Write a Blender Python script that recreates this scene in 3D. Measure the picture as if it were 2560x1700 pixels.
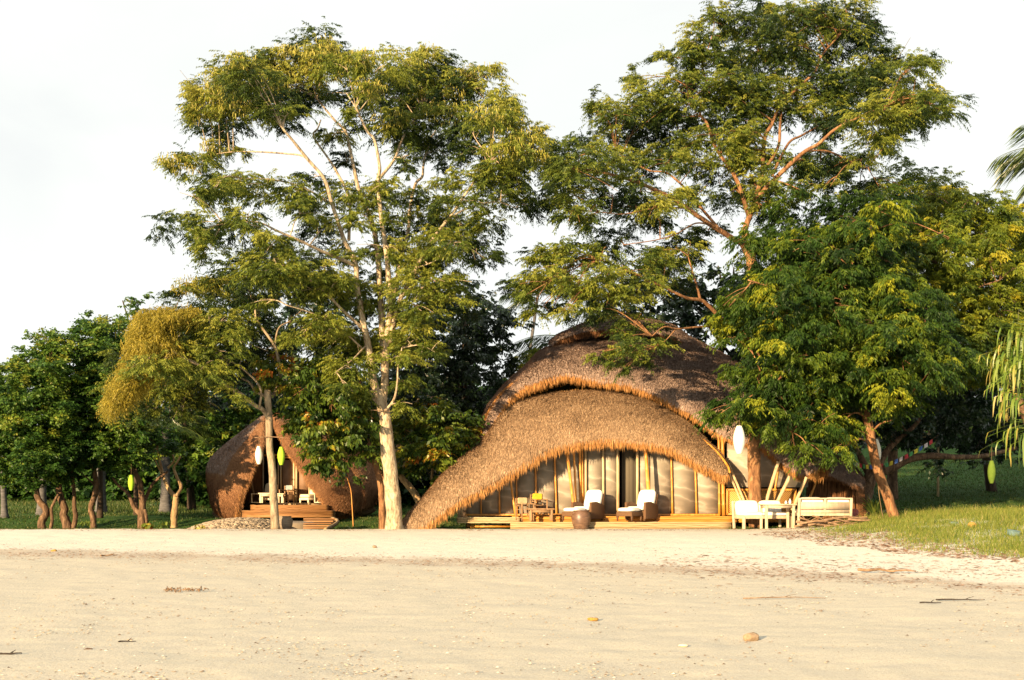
import bpy, math, random
import numpy as np
from mathutils import Vector
R = math.radians
for o in list(bpy.data.objects): bpy.data.objects.remove(o)
SC = bpy.context.scene
COL = SC.collection

# ------------------------------------------------------------ camera, sky, sun, exposure
F, CX, HY, EYE = 2900.0, 1280.0, 1264.0, 0.75
cam = bpy.data.objects.new('camera', bpy.data.cameras.new('camera'))
COL.objects.link(cam); SC.camera = cam
cam.location = (0, 0, EYE); cam.rotation_euler = (R(90), 0, 0)
cam.data.sensor_width = 36.0; cam.data.lens = 36.0*F/2560.0
cam.data.shift_y = (HY-850.0)/2560.0
cam.data.clip_start = 0.1; cam.data.clip_end = 3000
SUN_AZ, SUN_EL = 33.0, 11.5       # low sun, behind the camera and to its left
w = bpy.data.worlds.new('World'); SC.world = w; w.use_nodes = True
nt = w.node_tree; nt.nodes.clear()
wo = nt.nodes.new('ShaderNodeOutputWorld'); bg = nt.nodes.new('ShaderNodeBackground')
sky = nt.nodes.new('ShaderNodeTexSky'); sky.sky_type = 'NISHITA'; sky.sun_disc = False
sky.sun_elevation = R(SUN_EL); sky.sun_rotation = R(180+SUN_AZ)
tc = nt.nodes.new('ShaderNodeTexCoord'); mp = nt.nodes.new('ShaderNodeMapping'); mp.inputs['Scale'].default_value = (1, 1, 3.2)
nz = nt.nodes.new('ShaderNodeTexNoise'); nz.inputs['Scale'].default_value = 2.1; nz.inputs['Detail'].default_value = 6
nz.inputs['Distortion'].default_value = 0.6
cr = nt.nodes.new('ShaderNodeValToRGB'); cr.color_ramp.elements[0].position = .32; cr.color_ramp.elements[1].position = .62
cr.color_ramp.elements[0].color = (.93, .93, .93, 1); cr.color_ramp.elements[1].color = (1, 1, 1, 1)
cc = nt.nodes.new('ShaderNodeValToRGB'); cc.color_ramp.elements[0].position = .35; cc.color_ramp.elements[1].position = .7
cc.color_ramp.elements[0].color = (0.775, .785, .765, 1); cc.color_ramp.elements[1].color = (0.865, .89, .85, 1)
sc_ = nt.nodes.new('ShaderNodeVectorMath'); sc_.operation = 'SCALE'; sc_.inputs[3].default_value = 4.62
mx = nt.nodes.new('ShaderNodeMix'); mx.data_type = 'RGBA'
L = nt.links.new
L(tc.outputs['Generated'], mp.inputs[0]); L(mp.outputs[0], nz.inputs['Vector'])
L(nz.outputs['Fac'], cr.inputs[0]); L(nz.outputs['Fac'], cc.inputs[0]); L(cc.outputs[0], sc_.inputs[0])
L(cr.outputs[0], mx.inputs[0]); L(sky.outputs[0], mx.inputs[6]); L(sc_.outputs[0], mx.inputs[7])
L(mx.outputs[2], bg.inputs[0]); bg.inputs[1].default_value = 0.10; L(bg.outputs[0], wo.inputs[0])
sd = bpy.data.lights.new('sun', 'SUN'); sd.energy = 5.0; sd.angle = R(0.6); sd.color = (1.0, .71, .40)
sun = bpy.data.objects.new('sun', sd); COL.objects.link(sun); sun.rotation_euler = (R(90-SUN_EL), 0, R(-SUN_AZ))
SC.view_settings.view_transform = 'Standard'; SC.view_settings.look = 'None'
SC.view_settings.exposure = 1.43; SC.view_settings.gamma = 1.0
SC.cycles.max_bounces = 5; SC.cycles.diffuse_bounces = 3; SC.cycles.glossy_bounces = 2
SC.cycles.transmission_bounces = 3; SC.cycles.transparent_max_bounces = 4
SC.cycles.use_denoising = True

# ------------------------------------------------------------ helpers
def P(px, py, D):
    return np.array([(px-CX)/F*D, D, EYE+(HY-py)/F*D])
def Pn(a):
    a = np.asarray(a, float)
    return np.stack([(a[:, 0]-CX)/F*a[:, 2], a[:, 2], EYE+(HY-a[:, 1])/F*a[:, 2]], 1)
def zoom(x0, y0, s):
    return lambda x, y: (x0+x*s, y0+y*s)
r1 = zoom(400, 60, .4464); r2 = zoom(1300, 0, .4848); r3 = zoom(240, 620, .4659); z3 = zoom(460, 940, .2551)
r4 = zoom(1700, 400, .5101); z4 = zoom(0, 720, .3953); zh = zoom(960, 760, .37); zr = zoom(1600, 760, .37); z5 = zoom(1640, 540, .2168)
def unit(a):
    return a/np.maximum(np.linalg.norm(a, axis=-1, keepdims=True), 1e-9)
def catmull(pts, n):
    p = np.asarray(pts, float)
    if len(p) == 2: return p[0]+(p[1]-p[0])*np.linspace(0, 1, n)[:, None]
    q = np.vstack([2*p[0]-p[1], p, 2*p[-1]-p[-2]])
    u = np.linspace(0, len(p)-1, n); i = np.minimum(u.astype(int), len(p)-2); t = (u-i)[:, None]
    a, b, c, d = q[i], q[i+1], q[i+2], q[i+3]
    return .5*((2*b)+(c-a)*t+(2*a-5*b+4*c-d)*t*t+(-a+3*b-3*c+d)*t**3)

class MB:
    def __init__(s): s.V = []; s.F4 = []; s.F3 = []; s.T = []; s.n = 0; s.FN = []
    def add(s, V, Q=None, T=None, tint=0.5):
        V = np.asarray(V, float).reshape(-1, 3)
        if Q is not None and len(Q): s.F4.append(np.asarray(Q, int)+s.n)
        if T is not None and len(T): s.F3.append(np.asarray(T, int)+s.n)
        s.V.append(V); s.T.append(np.broadcast_to(np.asarray(tint, float), (len(V),)).copy()); s.n += len(V)
        return s
    def ngon(s, V, faces, tint=.5):
        V = np.asarray(V, float)
        for f in faces: s.FN.append([i+s.n for i in f])
        s.V.append(V); s.T.append(np.full(len(V), tint)); s.n += len(V)
        return s
    def build(s, name, mat, parent=None, smooth=False, off=None, bev=0, label=None):
        V = np.concatenate(s.V)
        if off is not None: V = V-np.asarray(off)
        tint = np.concatenate(s.T)
        me = bpy.data.meshes.new(name)
        loops = []; cnt = []
        if s.F4:
            q = np.concatenate(s.F4); loops.append(q.ravel()); cnt.append(np.full(len(q), 4))
        if s.F3:
            t = np.concatenate(s.F3); loops.append(t.ravel()); cnt.append(np.full(len(t), 3))
        if s.FN:
            loops.append(np.array([i for f in s.FN for i in f])); cnt.append(np.array([len(f) for f in s.FN]))
        loops = np.concatenate(loops); cnt = np.concatenate(cnt)
        me.vertices.add(len(V)); me.vertices.foreach_set('co', V.astype(np.float32).ravel())
        me.loops.add(len(loops)); me.loops.foreach_set('vertex_index', loops.astype(np.int32))
        me.polygons.add(len(cnt)); st = np.zeros(len(cnt), np.int32); st[1:] = np.cumsum(cnt)[:-1]
        me.polygons.foreach_set('loop_start', st)
        if smooth: me.polygons.foreach_set('use_smooth', np.ones(len(cnt), bool))
        me.update(calc_edges=True)
        a = me.attributes.new('tint', 'FLOAT', 'POINT'); a.data.foreach_set('value', tint.astype(np.float32))
        me.materials.append(mat)
        o = bpy.data.objects.new(name, me); COL.objects.link(o)
        if parent is not None: o.parent = parent
        if bev:
            b = o.modifiers.new('bevel', 'BEVEL'); b.width = bev; b.segments = 2; b.limit_method = 'ANGLE'
        if label: o['label'] = label
        return o

def tag(o, label, cat, group=None):
    o['label'] = label; o['category'] = cat
    if group: o['group'] = group
    return o
def kind(o, k, label=None):
    o['kind'] = k
    if label: o['label'] = label
    return o
def thing(name, label, cat, loc=(0, 0, 0), rz=0, group=None):
    o = bpy.data.objects.new(name, None); COL.objects.link(o); o.location = [float(c) for c in loc]; o.rotation_euler = (0, 0, rz)
    o.empty_display_size = .2
    return tag(o, label, cat, group)
def copy_tree(o, parent=None):
    c = o.copy(); COL.objects.link(c); c.parent = parent
    for ch in [x for x in bpy.data.objects if x.parent == o]: copy_tree(ch, c)
    return c

BQ = [(0, 3, 2, 1), (4, 5, 6, 7), (0, 1, 5, 4), (1, 2, 6, 5), (2, 3, 7, 6), (3, 0, 4, 7)]
def box(mb, c, s, ax=None, tint=.5):
    c = np.asarray(c, float); h = np.asarray(s, float)/2
    A = np.eye(3) if ax is None else np.asarray(ax, float)
    v = [c+A[0]*h[0]*x+A[1]*h[1]*y+A[2]*h[2]*z for z in (-1, 1) for x, y in ((-1, -1), (1, -1), (1, 1), (-1, 1))]
    return mb.add(v, BQ, tint=tint)
def bar(mb, p0, p1, w, d, up=(0, 0, 1), tint=.5):
    p0 = np.asarray(p0, float); p1 = np.asarray(p1, float); t = unit(p1-p0)
    u = np.asarray(up, float)
    if abs(t@u) > .95: u = np.array([0, 1., 0])
    s = unit(np.cross(t, u)); n = np.cross(s, t)
    return box(mb, (p0+p1)/2, (w, np.linalg.norm(p1-p0), d), (s, t, n), tint)
def tube(mb, pts, rad, sides=8, cap=True, tint=.5, wob=0, rng=None):
    p = np.asarray(pts, float); n = len(p); rad = np.broadcast_to(np.asarray(rad, float), (n,))
    t = unit(np.gradient(p, axis=0))
    ref = np.array([0, 0, 1.]) if abs(t[0][2]) < .8 else np.array([1., 0, 0])
    s = np.zeros((n, 3)); s[0] = unit(np.cross(t[0], ref))
    for i in range(1, n): s[i] = unit(s[i-1]-t[i]*(s[i-1]@t[i]))
    b = np.cross(t, s); a = np.linspace(0, 2*np.pi, sides, endpoint=False)
    rr = rad[:, None]*np.ones((n, sides))
    if wob:
        g = rng or np.random.default_rng(1); rr = rr*(1+wob*g.standard_normal((n, sides)))
    V = p[:, None]+rr[..., None]*(np.cos(a)[None, :, None]*s[:, None]+np.sin(a)[None, :, None]*b[:, None])
    i = np.arange(n-1)[:, None]*sides; j = np.arange(sides)[None]; k = (j+1) % sides
    Q = np.stack([i+j, i+k, i+sides+k, i+sides+j], -1).reshape(-1, 4)
    mb.add(V.reshape(-1, 3), Q, tint=tint)
    if cap:
        mb.FN.append([mb.n-n*sides+x for x in range(sides)][::-1]); mb.FN.append([mb.n-sides+x for x in range(sides)])
    return mb
def bamboo(mb, p0, p1, r, node=.38, sides=10, taper=.92, tint=.5):
    p0 = np.asarray(p0, float); p1 = np.asarray(p1, float); Ln = np.linalg.norm(p1-p0); m = max(1, int(Ln/node))
    ts = [0]; rs = [r]
    for i in range(1, m+1):
        t = i/(m+.4)
        for dt, k in ((-.012/Ln*1.5, 1), (0, 1.13), (.012/Ln*1.5, 1), (.05/Ln, .96)):
            ts.append(t+dt); rs.append(r*k)
    ts.append(1); rs.append(r)
    ts = np.array(ts); rs = np.array(rs)*(1-(1-taper)*ts)
    return tube(mb, p0+(p1-p0)*ts[:, None], rs, sides, tint=tint)
def lathe(mb, c, prof, n=24, tint=.5):
    a = np.linspace(0, 2*np.pi, n, endpoint=False); c = np.asarray(c, float)
    V = [c+np.array([r*math.cos(x), r*math.sin(x), z]) for r, z in prof for x in a]
    m = len(prof); i = np.arange(m-1)[:, None]*n; j = np.arange(n)[None]; k = (j+1) % n
    return mb.add(V, np.stack([i+j, i+k, i+n+k, i+n+j], -1).reshape(-1, 4), tint=tint)
def cushion(mb, c, s, ax=None, e=.32, n=20, tint=.5):
    A = np.eye(3) if ax is None else np.asarray(ax, float); c = np.asarray(c, float); h = np.asarray(s)/2.
    ph = np.linspace(-np.pi/2, np.pi/2, n); th = np.linspace(0, 2*np.pi, 2*n, endpoint=False)
    f = lambda x, k: np.sign(x)*np.abs(x)**k
    cp, sp = f(np.cos(ph), e), f(np.sin(ph), e*1.6); ct, st = f(np.cos(th), e), f(np.sin(th), e)
    X = cp[:, None]*ct*h[0]; Y = cp[:, None]*st*h[1]; Z = (sp[:, None]*np.ones(2*n))*h[2]
    V = (c+X[..., None]*A[0]+Y[..., None]*A[1]+Z[..., None]*A[2]).reshape(-1, 3)
    i = np.arange(n-1)[:, None]*2*n; j = np.arange(2*n)[None]; k = (j+1) % (2*n)
    return mb.add(V, np.stack([i+j, i+k, i+2*n+k, i+2*n+j], -1).reshape(-1, 4), tint=tint)
def stone(mb, c, s, rng, tint=.5, n=7):
    ph = np.linspace(-np.pi/2, np.pi/2, n); th = np.linspace(0, 2*np.pi, 2*n, endpoint=False)
    V = np.stack([np.cos(ph)[:, None]*np.cos(th), np.cos(ph)[:, None]*np.sin(th), np.sin(ph)[:, None]*np.ones(2*n)], -1).reshape(-1, 3)
    for _ in range(9):
        d = unit(rng.standard_normal(3)); m = rng.uniform(.55, .85); k = V@d; V = V-np.outer(np.maximum(k-m, 0), d)
    V = V*np.asarray(s)+np.asarray(c)
    i = np.arange(n-1)[:, None]*2*n; j = np.arange(2*n)[None]; k = (j+1) % (2*n)
    return mb.add(V, np.stack([i+j, i+k, i+2*n+k, i+2*n+j], -1).reshape(-1, 4), tint=tint)
def grid_mesh(mb, G, tint=.5, flip=False):
    a, b = G.shape[:2]; i = np.arange(a-1)[:, None]*b; j = np.arange(b-1)[None]
    Q = np.stack([i+j, i+j+1, i+b+j+1, i+b+j], -1).reshape(-1, 4)
    return mb.add(G.reshape(-1, 3), Q[:, ::-1] if flip else Q, tint=tint)

# ------------------------------------------------------------ materials
def new_mat(name):
    m = bpy.data.materials.new(name); m.use_nodes = True; n = m.node_tree; n.nodes.clear()
    return m, n, n.nodes.new, n.links.new
def ramp(n, stops):
    r = n.nodes.new('ShaderNodeValToRGB'); e = r.color_ramp.elements
    while len(e) < len(stops): e.new(.5)
    for x, (p, c) in zip(e, stops): x.position = p; x.color = (*c, 1)
    return r
def leaf_mat(name, stops, trans=.3, spec=.25, rough=.5):
    m, n, N, L = new_mat(name)
    a = N('ShaderNodeAttribute'); a.attribute_name = 'tint'; r = ramp(n, stops); L(a.outputs['Fac'], r.inputs[0])
    p = N('ShaderNodeBsdfPrincipled'); p.inputs['Roughness'].default_value = rough; p.inputs['Specular IOR Level'].default_value = spec
    L(r.outputs[0], p.inputs['Base Color'])
    t = N('ShaderNodeBsdfTranslucent'); h = N('ShaderNodeHueSaturation'); h.inputs['Value'].default_value = 1.2; h.inputs['Hue'].default_value = .485
    L(r.outputs[0], h.inputs['Color']); L(h.outputs[0], t.inputs[0])
    x = N('ShaderNodeMixShader'); x.inputs[0].default_value = trans; L(p.outputs[0], x.inputs[1]); L(t.outputs[0], x.inputs[2])
    o = N('ShaderNodeOutputMaterial'); L(x.outputs[0], o.inputs[0]); return m
def mat(name, stops, scale=8, detail=6, rough=.8, spec=.3, bump=.3, stretch=(1, 1, 1), use_tint=0, dist=.01, bscale=None, metal=0, wave=None, sheen=0, distort=0):
    """noise-driven colour ramp + bump; tint attribute mixed in by use_tint"""
    m, n, N, L = new_mat(name)
    tc = N('ShaderNodeTexCoord'); mp = N('ShaderNodeMapping'); mp.inputs['Scale'].default_value = stretch; L(tc.outputs['Object'], mp.inputs[0])
    if wave:
        nz = N('ShaderNodeTexWave'); nz.inputs['Scale'].default_value = wave[0]; nz.inputs['Distortion'].default_value = wave[1]
        nz.inputs['Detail'].default_value = 3; nz.bands_direction = wave[2]; nz.inputs['Detail Scale'].default_value = 1.5; fac = nz.outputs['Fac']
        L(mp.outputs[0], nz.inputs[0])
    else:
        nz = N('ShaderNodeTexNoise'); nz.inputs['Scale'].default_value = scale; nz.inputs['Detail'].default_value = detail
        nz.inputs['Roughness'].default_value = .62; nz.inputs['Distortion'].default_value = distort; L(mp.outputs[0], nz.inputs['Vector']); fac = nz.outputs['Fac']
    r = ramp(n, stops)
    if use_tint:
        a = N('ShaderNodeAttribute'); a.attribute_name = 'tint'; mm = N('ShaderNodeMix'); mm.inputs[0].default_value = use_tint
        L(fac, mm.inputs[2]); L(a.outputs['Fac'], mm.inputs[3]); L(mm.outputs[0], r.inputs[0])
    else: L(fac, r.inputs[0])
    p = N('ShaderNodeBsdfPrincipled'); p.inputs['Roughness'].default_value = rough; p.inputs['Specular IOR Level'].default_value = spec; p.inputs['Metallic'].default_value = metal
    L(r.outputs[0], p.inputs['Base Color'])
    if sheen: p.inputs['Sheen Weight'].default_value = sheen
    if bump:
        b = N('ShaderNodeBump'); b.inputs['Strength'].default_value = bump; b.inputs['Distance'].default_value = dist
        if bscale:
            n2 = N('ShaderNodeTexNoise'); n2.inputs['Scale'].default_value = bscale; n2.inputs['Detail'].default_value = 8; L(mp.outputs[0], n2.inputs['Vector']); L(n2.outputs['Fac'], b.inputs['Height'])
        else: L(fac, b.inputs['Height'])
        L(b.outputs[0], p.inputs['Normal'])
    o = N('ShaderNodeOutputMaterial'); L(p.outputs[0], o.inputs[0]); return m

M = {}
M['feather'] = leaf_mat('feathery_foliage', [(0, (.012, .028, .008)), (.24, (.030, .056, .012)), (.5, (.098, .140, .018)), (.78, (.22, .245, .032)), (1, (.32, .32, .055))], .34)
M['pods'] = leaf_mat('seed_pod', [(0, (.20, .17, .03)), (.5, (.34, .31, .055)), (1, (.46, .42, .10))], .3)
M['gold'] = leaf_mat('golden_vine', [(0, (.12, .12, .015)), (.5, (.25, .21, .022)), (1, (.42, .34, .05))], .35)
M['neem'] = leaf_mat('pinnate_foliage', [(0, (.010, .026, .006)), (.4, (.030, .070, .009)), (.74, (.10, .15, .014)), (1, (.28, .30, .02))], .3, .2, .5)
M['yneem'] = leaf_mat('yellowing_pinnate_foliage', [(0, (.02, .045, .01)), (.35, (.065, .105, .010)), (.75, (.17, .21, .018)), (1, (.34, .31, .02))], .32)
M['green'] = leaf_mat('small_green_foliage', [(0, (.010, .032, .008)), (.45, (.036, .092, .014)), (.8, (.11, .19, .024)), (1, (.22, .24, .03))], .28, .25, .45)
M['broad'] = leaf_mat('broad_glossy_foliage', [(0, (.014, .036, .008)), (.45, (.045, .085, .011)), (.8, (.15, .19, .02)), (.95, (.30, .22, .02)), (1, (.36, .12, .02))], .25, .3, .4)
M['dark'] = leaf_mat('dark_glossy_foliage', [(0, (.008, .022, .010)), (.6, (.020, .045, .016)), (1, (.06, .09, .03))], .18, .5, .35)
M['palm'] = leaf_mat('palm_foliage', [(0, (.02, .045, .012)), (.6, (.06, .10, .02)), (1, (.17, .19, .03))], .25, .5, .35)
M['pandan'] = leaf_mat('strap_foliage', [(0, (.03, .09, .012)), (.5, (.09, .17, .02)), (.85, (.20, .26, .035)), (1, (.40, .30, .08))], .35, .4, .4)
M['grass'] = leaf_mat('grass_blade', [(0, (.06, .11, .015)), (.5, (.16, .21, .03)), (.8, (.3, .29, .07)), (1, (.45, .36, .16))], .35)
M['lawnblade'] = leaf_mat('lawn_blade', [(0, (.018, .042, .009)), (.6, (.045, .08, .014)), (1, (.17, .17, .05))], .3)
def bark(name, a, b, c, sc=6):
    return mat(name, [(.3, a), (.52, b), (.72, c)], sc, 8, .85, .2, .9, (1, 1, .35), dist=.04, distort=.8)
M['bark_cream'] = bark('cream_bark', (.12, .075, .045), (.40, .32, .21), (.60, .52, .38), 11)
M['bark_grey'] = bark('grey_tan_bark', (.08, .055, .035), (.28, .22, .145), (.42, .35, .24), 8)
M['bark_orange'] = bark('orange_brown_bark', (.06, .03, .015), (.22, .11, .05), (.42, .25, .12), 7)
M['bark_tan'] = bark('tan_limb_bark', (.14, .09, .05), (.36, .24, .12), (.50, .38, .22), 5)
M['bark_brown'] = bark('brown_bark', (.035, .022, .014), (.13, .078, .045), (.27, .18, .11), 10)
M['bark_dark'] = bark('dark_bark', (.02, .014, .01), (.055, .038, .025), (.10, .07, .05), 6)
M['thatch'] = mat('weathered_thatch', [(0, (.10, .065, .045)), (.4, (.325, .212, .122)), (.75, (.54, .38, .235)), (1, (.72, .56, .40))], 1.3, 5, .9, .15, 0, use_tint=.62)
M['thatch_grey'] = mat('grey_weathered_thatch', [(0, (.08, .056, .05)), (.4, (.27, .19, .15)), (.75, (.46, .345, .285)), (1, (.64, .50, .41))], .9, 5, .9, .15, 0, use_tint=.6)
M['straw'] = mat('cut_straw', [(0, (.16, .065, .018)), (.5, (.42, .20, .06)), (1, (.66, .40, .17))], 3, 4, .85, .2, 0, use_tint=.7)
M['thatch_red'] = mat('russet_thatch', [(0, (.08, .03, .012)), (.5, (.25, .125, .06)), (1, (.46, .27, .14))], 1.2, 5, .9, .15, 0, use_tint=.6)
M['thatch_under'] = mat('thatch_underlay', [(.3, (.05, .03, .018)), (.7, (.15, .095, .055))], 9, 8, .95, .1, .8, dist=.05)
M['bamboo'] = mat('honey_bamboo', [(.3, (.34, .13, .02)), (.55, (.56, .25, .04)), (.75, (.66, .36, .09))], 5, 4, .42, .5, .15, (2, 2, .3))
M['bamboo_pale'] = mat('pale_weathered_bamboo', [(.3, (.34, .24, .13)), (.55, (.56, .42, .24)), (.75, (.68, .56, .36))], 6, 5, .6, .3, .2, (2, 2, .3))
M['bamboo_slat'] = mat('bamboo_slats', [(.25, (.24, .09, .015)), (.5, (.50, .22, .04)), (.8, (.68, .38, .10))], 2.5, 6, .5, .4, .3, (.5, 1, 14), use_tint=.35)
M['plat'] = mat('weathered_bamboo_slats', [(.25, (.18, .115, .055)), (.5, (.38, .27, .14)), (.8, (.58, .46, .28))], 2.5, 6, .7, .3, .3, (.5, 1, 14), use_tint=.35)
M['plat_red'] = mat('reddish_bamboo_slats', [(.25, (.11, .045, .015)), (.5, (.24, .115, .04)), (.8, (.40, .22, .09))], 2.5, 6, .6, .3, .3, (.5, 1, 14), use_tint=.35)
M['screen'] = mat('milky_plastic_sheet', [(.0, (.225, .195, .15)), (.6, (.26, .225, .175)), (.9, (.30, .26, .20)), (1, (.38, .33, .26))], 1, 4, .6, .25, .02, (1, 1, 2.2), dist=.01, wave=(.55, 9, 'DIAGONAL'))  # pale wave bands paint wavy reflections along the sheet's creases
M['screen_brown'] = mat('brown_gauze_screen', [(.3, (.16, .09, .05)), (.7, (.25, .15, .085))], 2, 4, .6, .3, .1)
M['curtain'] = mat('grey_curtain', [(.2, (.07, .06, .045)), (.8, (.20, .17, .12))], 1, 1, .9, .1, .6, (1, 1, .02), dist=.03, wave=(7, 1, 'X'))
M['inside'] = mat('shade_dark_interior', [(.3, (.02, .013, .008)), (.7, (.05, .032, .02))], 4, 4, .9, .1, 0)  # near-black brown puts the shade of the rooms into the colour
M['reed'] = mat('reed_wall', [(.25, (.05, .022, .010)), (.5, (.16, .07, .028)), (.8, (.30, .16, .07))], 5, 6, .8, .2, .6, (9, 9, .5), dist=.02)
M['wicker'] = mat('brown_wicker', [(.2, (.09, .045, .022)), (.8, (.26, .145, .075))], 1, 1, .6, .3, .8, dist=.01, wave=(28, .6, 'Z'))
M['white'] = mat('white_cushion_cloth', [(.3, (.74, .72, .66)), (.7, (.82, .80, .74))], 5, 5, .9, .1, .25, bscale=7, dist=.012)
M['cream'] = mat('cream_cushion_cloth', [(.3, (.62, .52, .36)), (.7, (.72, .62, .45))], 5, 5, .9, .1, .2, bscale=9)
M['teak'] = mat('pale_teak', [(.25, (.34, .26, .18)), (.6, (.54, .44, .31)), (.85, (.62, .52, .39))], 3, 6, .7, .25, .2, (3, 3, .6))
M['wood'] = mat('brown_wood', [(.25, (.16, .09, .045)), (.6, (.33, .2, .1)), (.85, (.45, .29, .16))], 4, 6, .6, .3, .2, (3, 3, .6))
M['clay'] = mat('fired_clay', [(.25, (.05, .028, .018)), (.5, (.12, .066, .04)), (.75, (.20, .12, .07))], 5, 8, .42, .5, .3, (1, 1, 3), dist=.01)
M['clay_grey'] = mat('grey_stone_jar', [(.25, (.12, .09, .06)), (.5, (.21, .165, .115)), (.75, (.30, .24, .17))], 5, 8, .7, .3, .3, (1, 1, 3))
M['paper_w'] = mat('white_paper_shade', [(.3, (.72, .69, .58)), (.7, (.80, .77, .66))], 8, 3, .8, .1, .2, wave=None)
M['paper_g'] = mat('lime_paper_shade', [(.3, (.30, .50, .03)), (.7, (.38, .60, .05))], 8, 3, .7, .2, .2)
M['branch'] = mat('dead_branch', [(.25, (.10, .06, .035)), (.55, (.23, .15, .09)), (.8, (.36, .26, .17))], 9, 6, .85, .2, .5)
M['cobble'] = mat('cobble_stone', [(.1, (.12, .095, .07)), (.5, (.26, .21, .15)), (.9, (.42, .35, .26))], 12, 5, .8, .3, .3, use_tint=.7)
M['towel'] = mat('beige_towel', [(.3, (.42, .30, .16)), (.7, (.58, .45, .27))], 9, 3, .9, .1, .3)
M['yellow'] = mat('yellow_cloth', [(.3, (.62, .36, .02)), (.7, (.70, .44, .04))], 5, 3, .8, .2, .1)
M['stripe'] = mat('striped_cloth', [(.0, (.35, .03, .03)), (.35, (.45, .06, .05)), (.45, (.65, .5, .35)), (.6, (.5, .22, .06)), (.8, (.12, .15, .3)), (1, (.4, .05, .05))], 1, 1, .9, .1, 0, wave=(5, .0, 'X'))
M['bluecloth'] = mat('blue_patterned_cloth', [(.35, (.16, .24, .28)), (.6, (.35, .35, .28))], 9, 4, .9, .1, 0)
M['cord'] = mat('brown_cord', [(.3, (.10, .07, .04)), (.7, (.2, .14, .08))], 5, 3, .9, .1, 0)

# ------------------------------------------------------------ ground
def sstep(x): x = np.clip(x, 0, 1); return x*x*(3-2*x)
_zy = np.array([-20, 5, 10, 14, 18, 22, 26, 30, 34, 37, 500]); _zz = np.array([-1.0, -.80, -.755, -.66, -.52, -.38, -.24, -.12, -.02, 0, 0])
def vnoise(x, y, s=1.0, seed=0):
    x = np.asarray(x, float)*s; y = np.asarray(y, float)*s
    def h(i, j): v = np.sin(i*127.1+j*311.7+seed*74.7)*43758.5453; return v-np.floor(v)
    i = np.floor(x); j = np.floor(y); f = sstep(x-i); g = sstep(y-j)
    return (h(i, j)*(1-f)+h(i+1, j)*f)*(1-g)+(h(i, j+1)*(1-f)+h(i+1, j+1)*f)*g
def fbm(x, y, s=1., o=4, seed=0): return sum(vnoise(x, y, s*2**k, seed+k)/2**k for k in range(o))/2*1.07
def gz(x, y):
    x = np.asarray(x, float); y = np.asarray(y, float)
    z = np.interp(y, _zy, _zz)
    z = z+.5*sstep((x-7.5)/8)*sstep((y-24)/10)
    zr_ = np.maximum(y-43, 0)*.125; zr_ = np.minimum(zr_, 5.5)
    zl = np.interp(y, [37, 40, 47, 49.5, 60, 75, 150], [0, -.17, -.2, .2, .5, 1.0, 3.0])*sstep((-2.5-x)/2)+np.minimum(np.maximum(y-46, 0)*.034, 3.0)*(1-sstep((-2.5-x)/2))
    t = sstep((x-8)/5)
    z = z+(zl*(1-t)+zr_*t)
    return z
def gp(px, y): x = (px-CX)/F*y; return np.array([x, y, float(gz(x, y))])
def wrack(x): return 22.3-.27*x-.035*np.maximum(x, 0)**2*np.sign(x)
def bank(x, y):   # >0 inside the grassy bank
    edge = np.interp(y, [22, 25, 29, 33, 36, 38], [11.5, 9.2, 8.4, 8.4, 9.4, 9.4])
    return (x-edge)+(fbm(x, y, .9, 3, 5)-.5)*2.2
def sheet(name, ys, xw, mat_, tintf, zamp=0):
    nx = 420; G = []
    for y in ys:
        hw = xw(y); xs = np.linspace(-hw, hw, nx); z = gz(xs, y)
        if zamp: z = z+zamp*(fbm(xs, np.full(nx, y), 1.3, 4, 2)-.5)+zamp*.5*(fbm(xs, np.full(nx, y), 5, 3, 9)-.5)
        G.append(np.stack([xs, np.full(nx, y), z], -1))
    G = np.array(G); mb = MB(); grid_mesh(mb, G, tint=tintf(G.reshape(-1, 3))); mb.F4[-1] = mb.F4[-1][:, ::-1] if False else mb.F4[-1]
    return kind(mb.build(name, mat_, smooth=True), 'structure')

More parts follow.
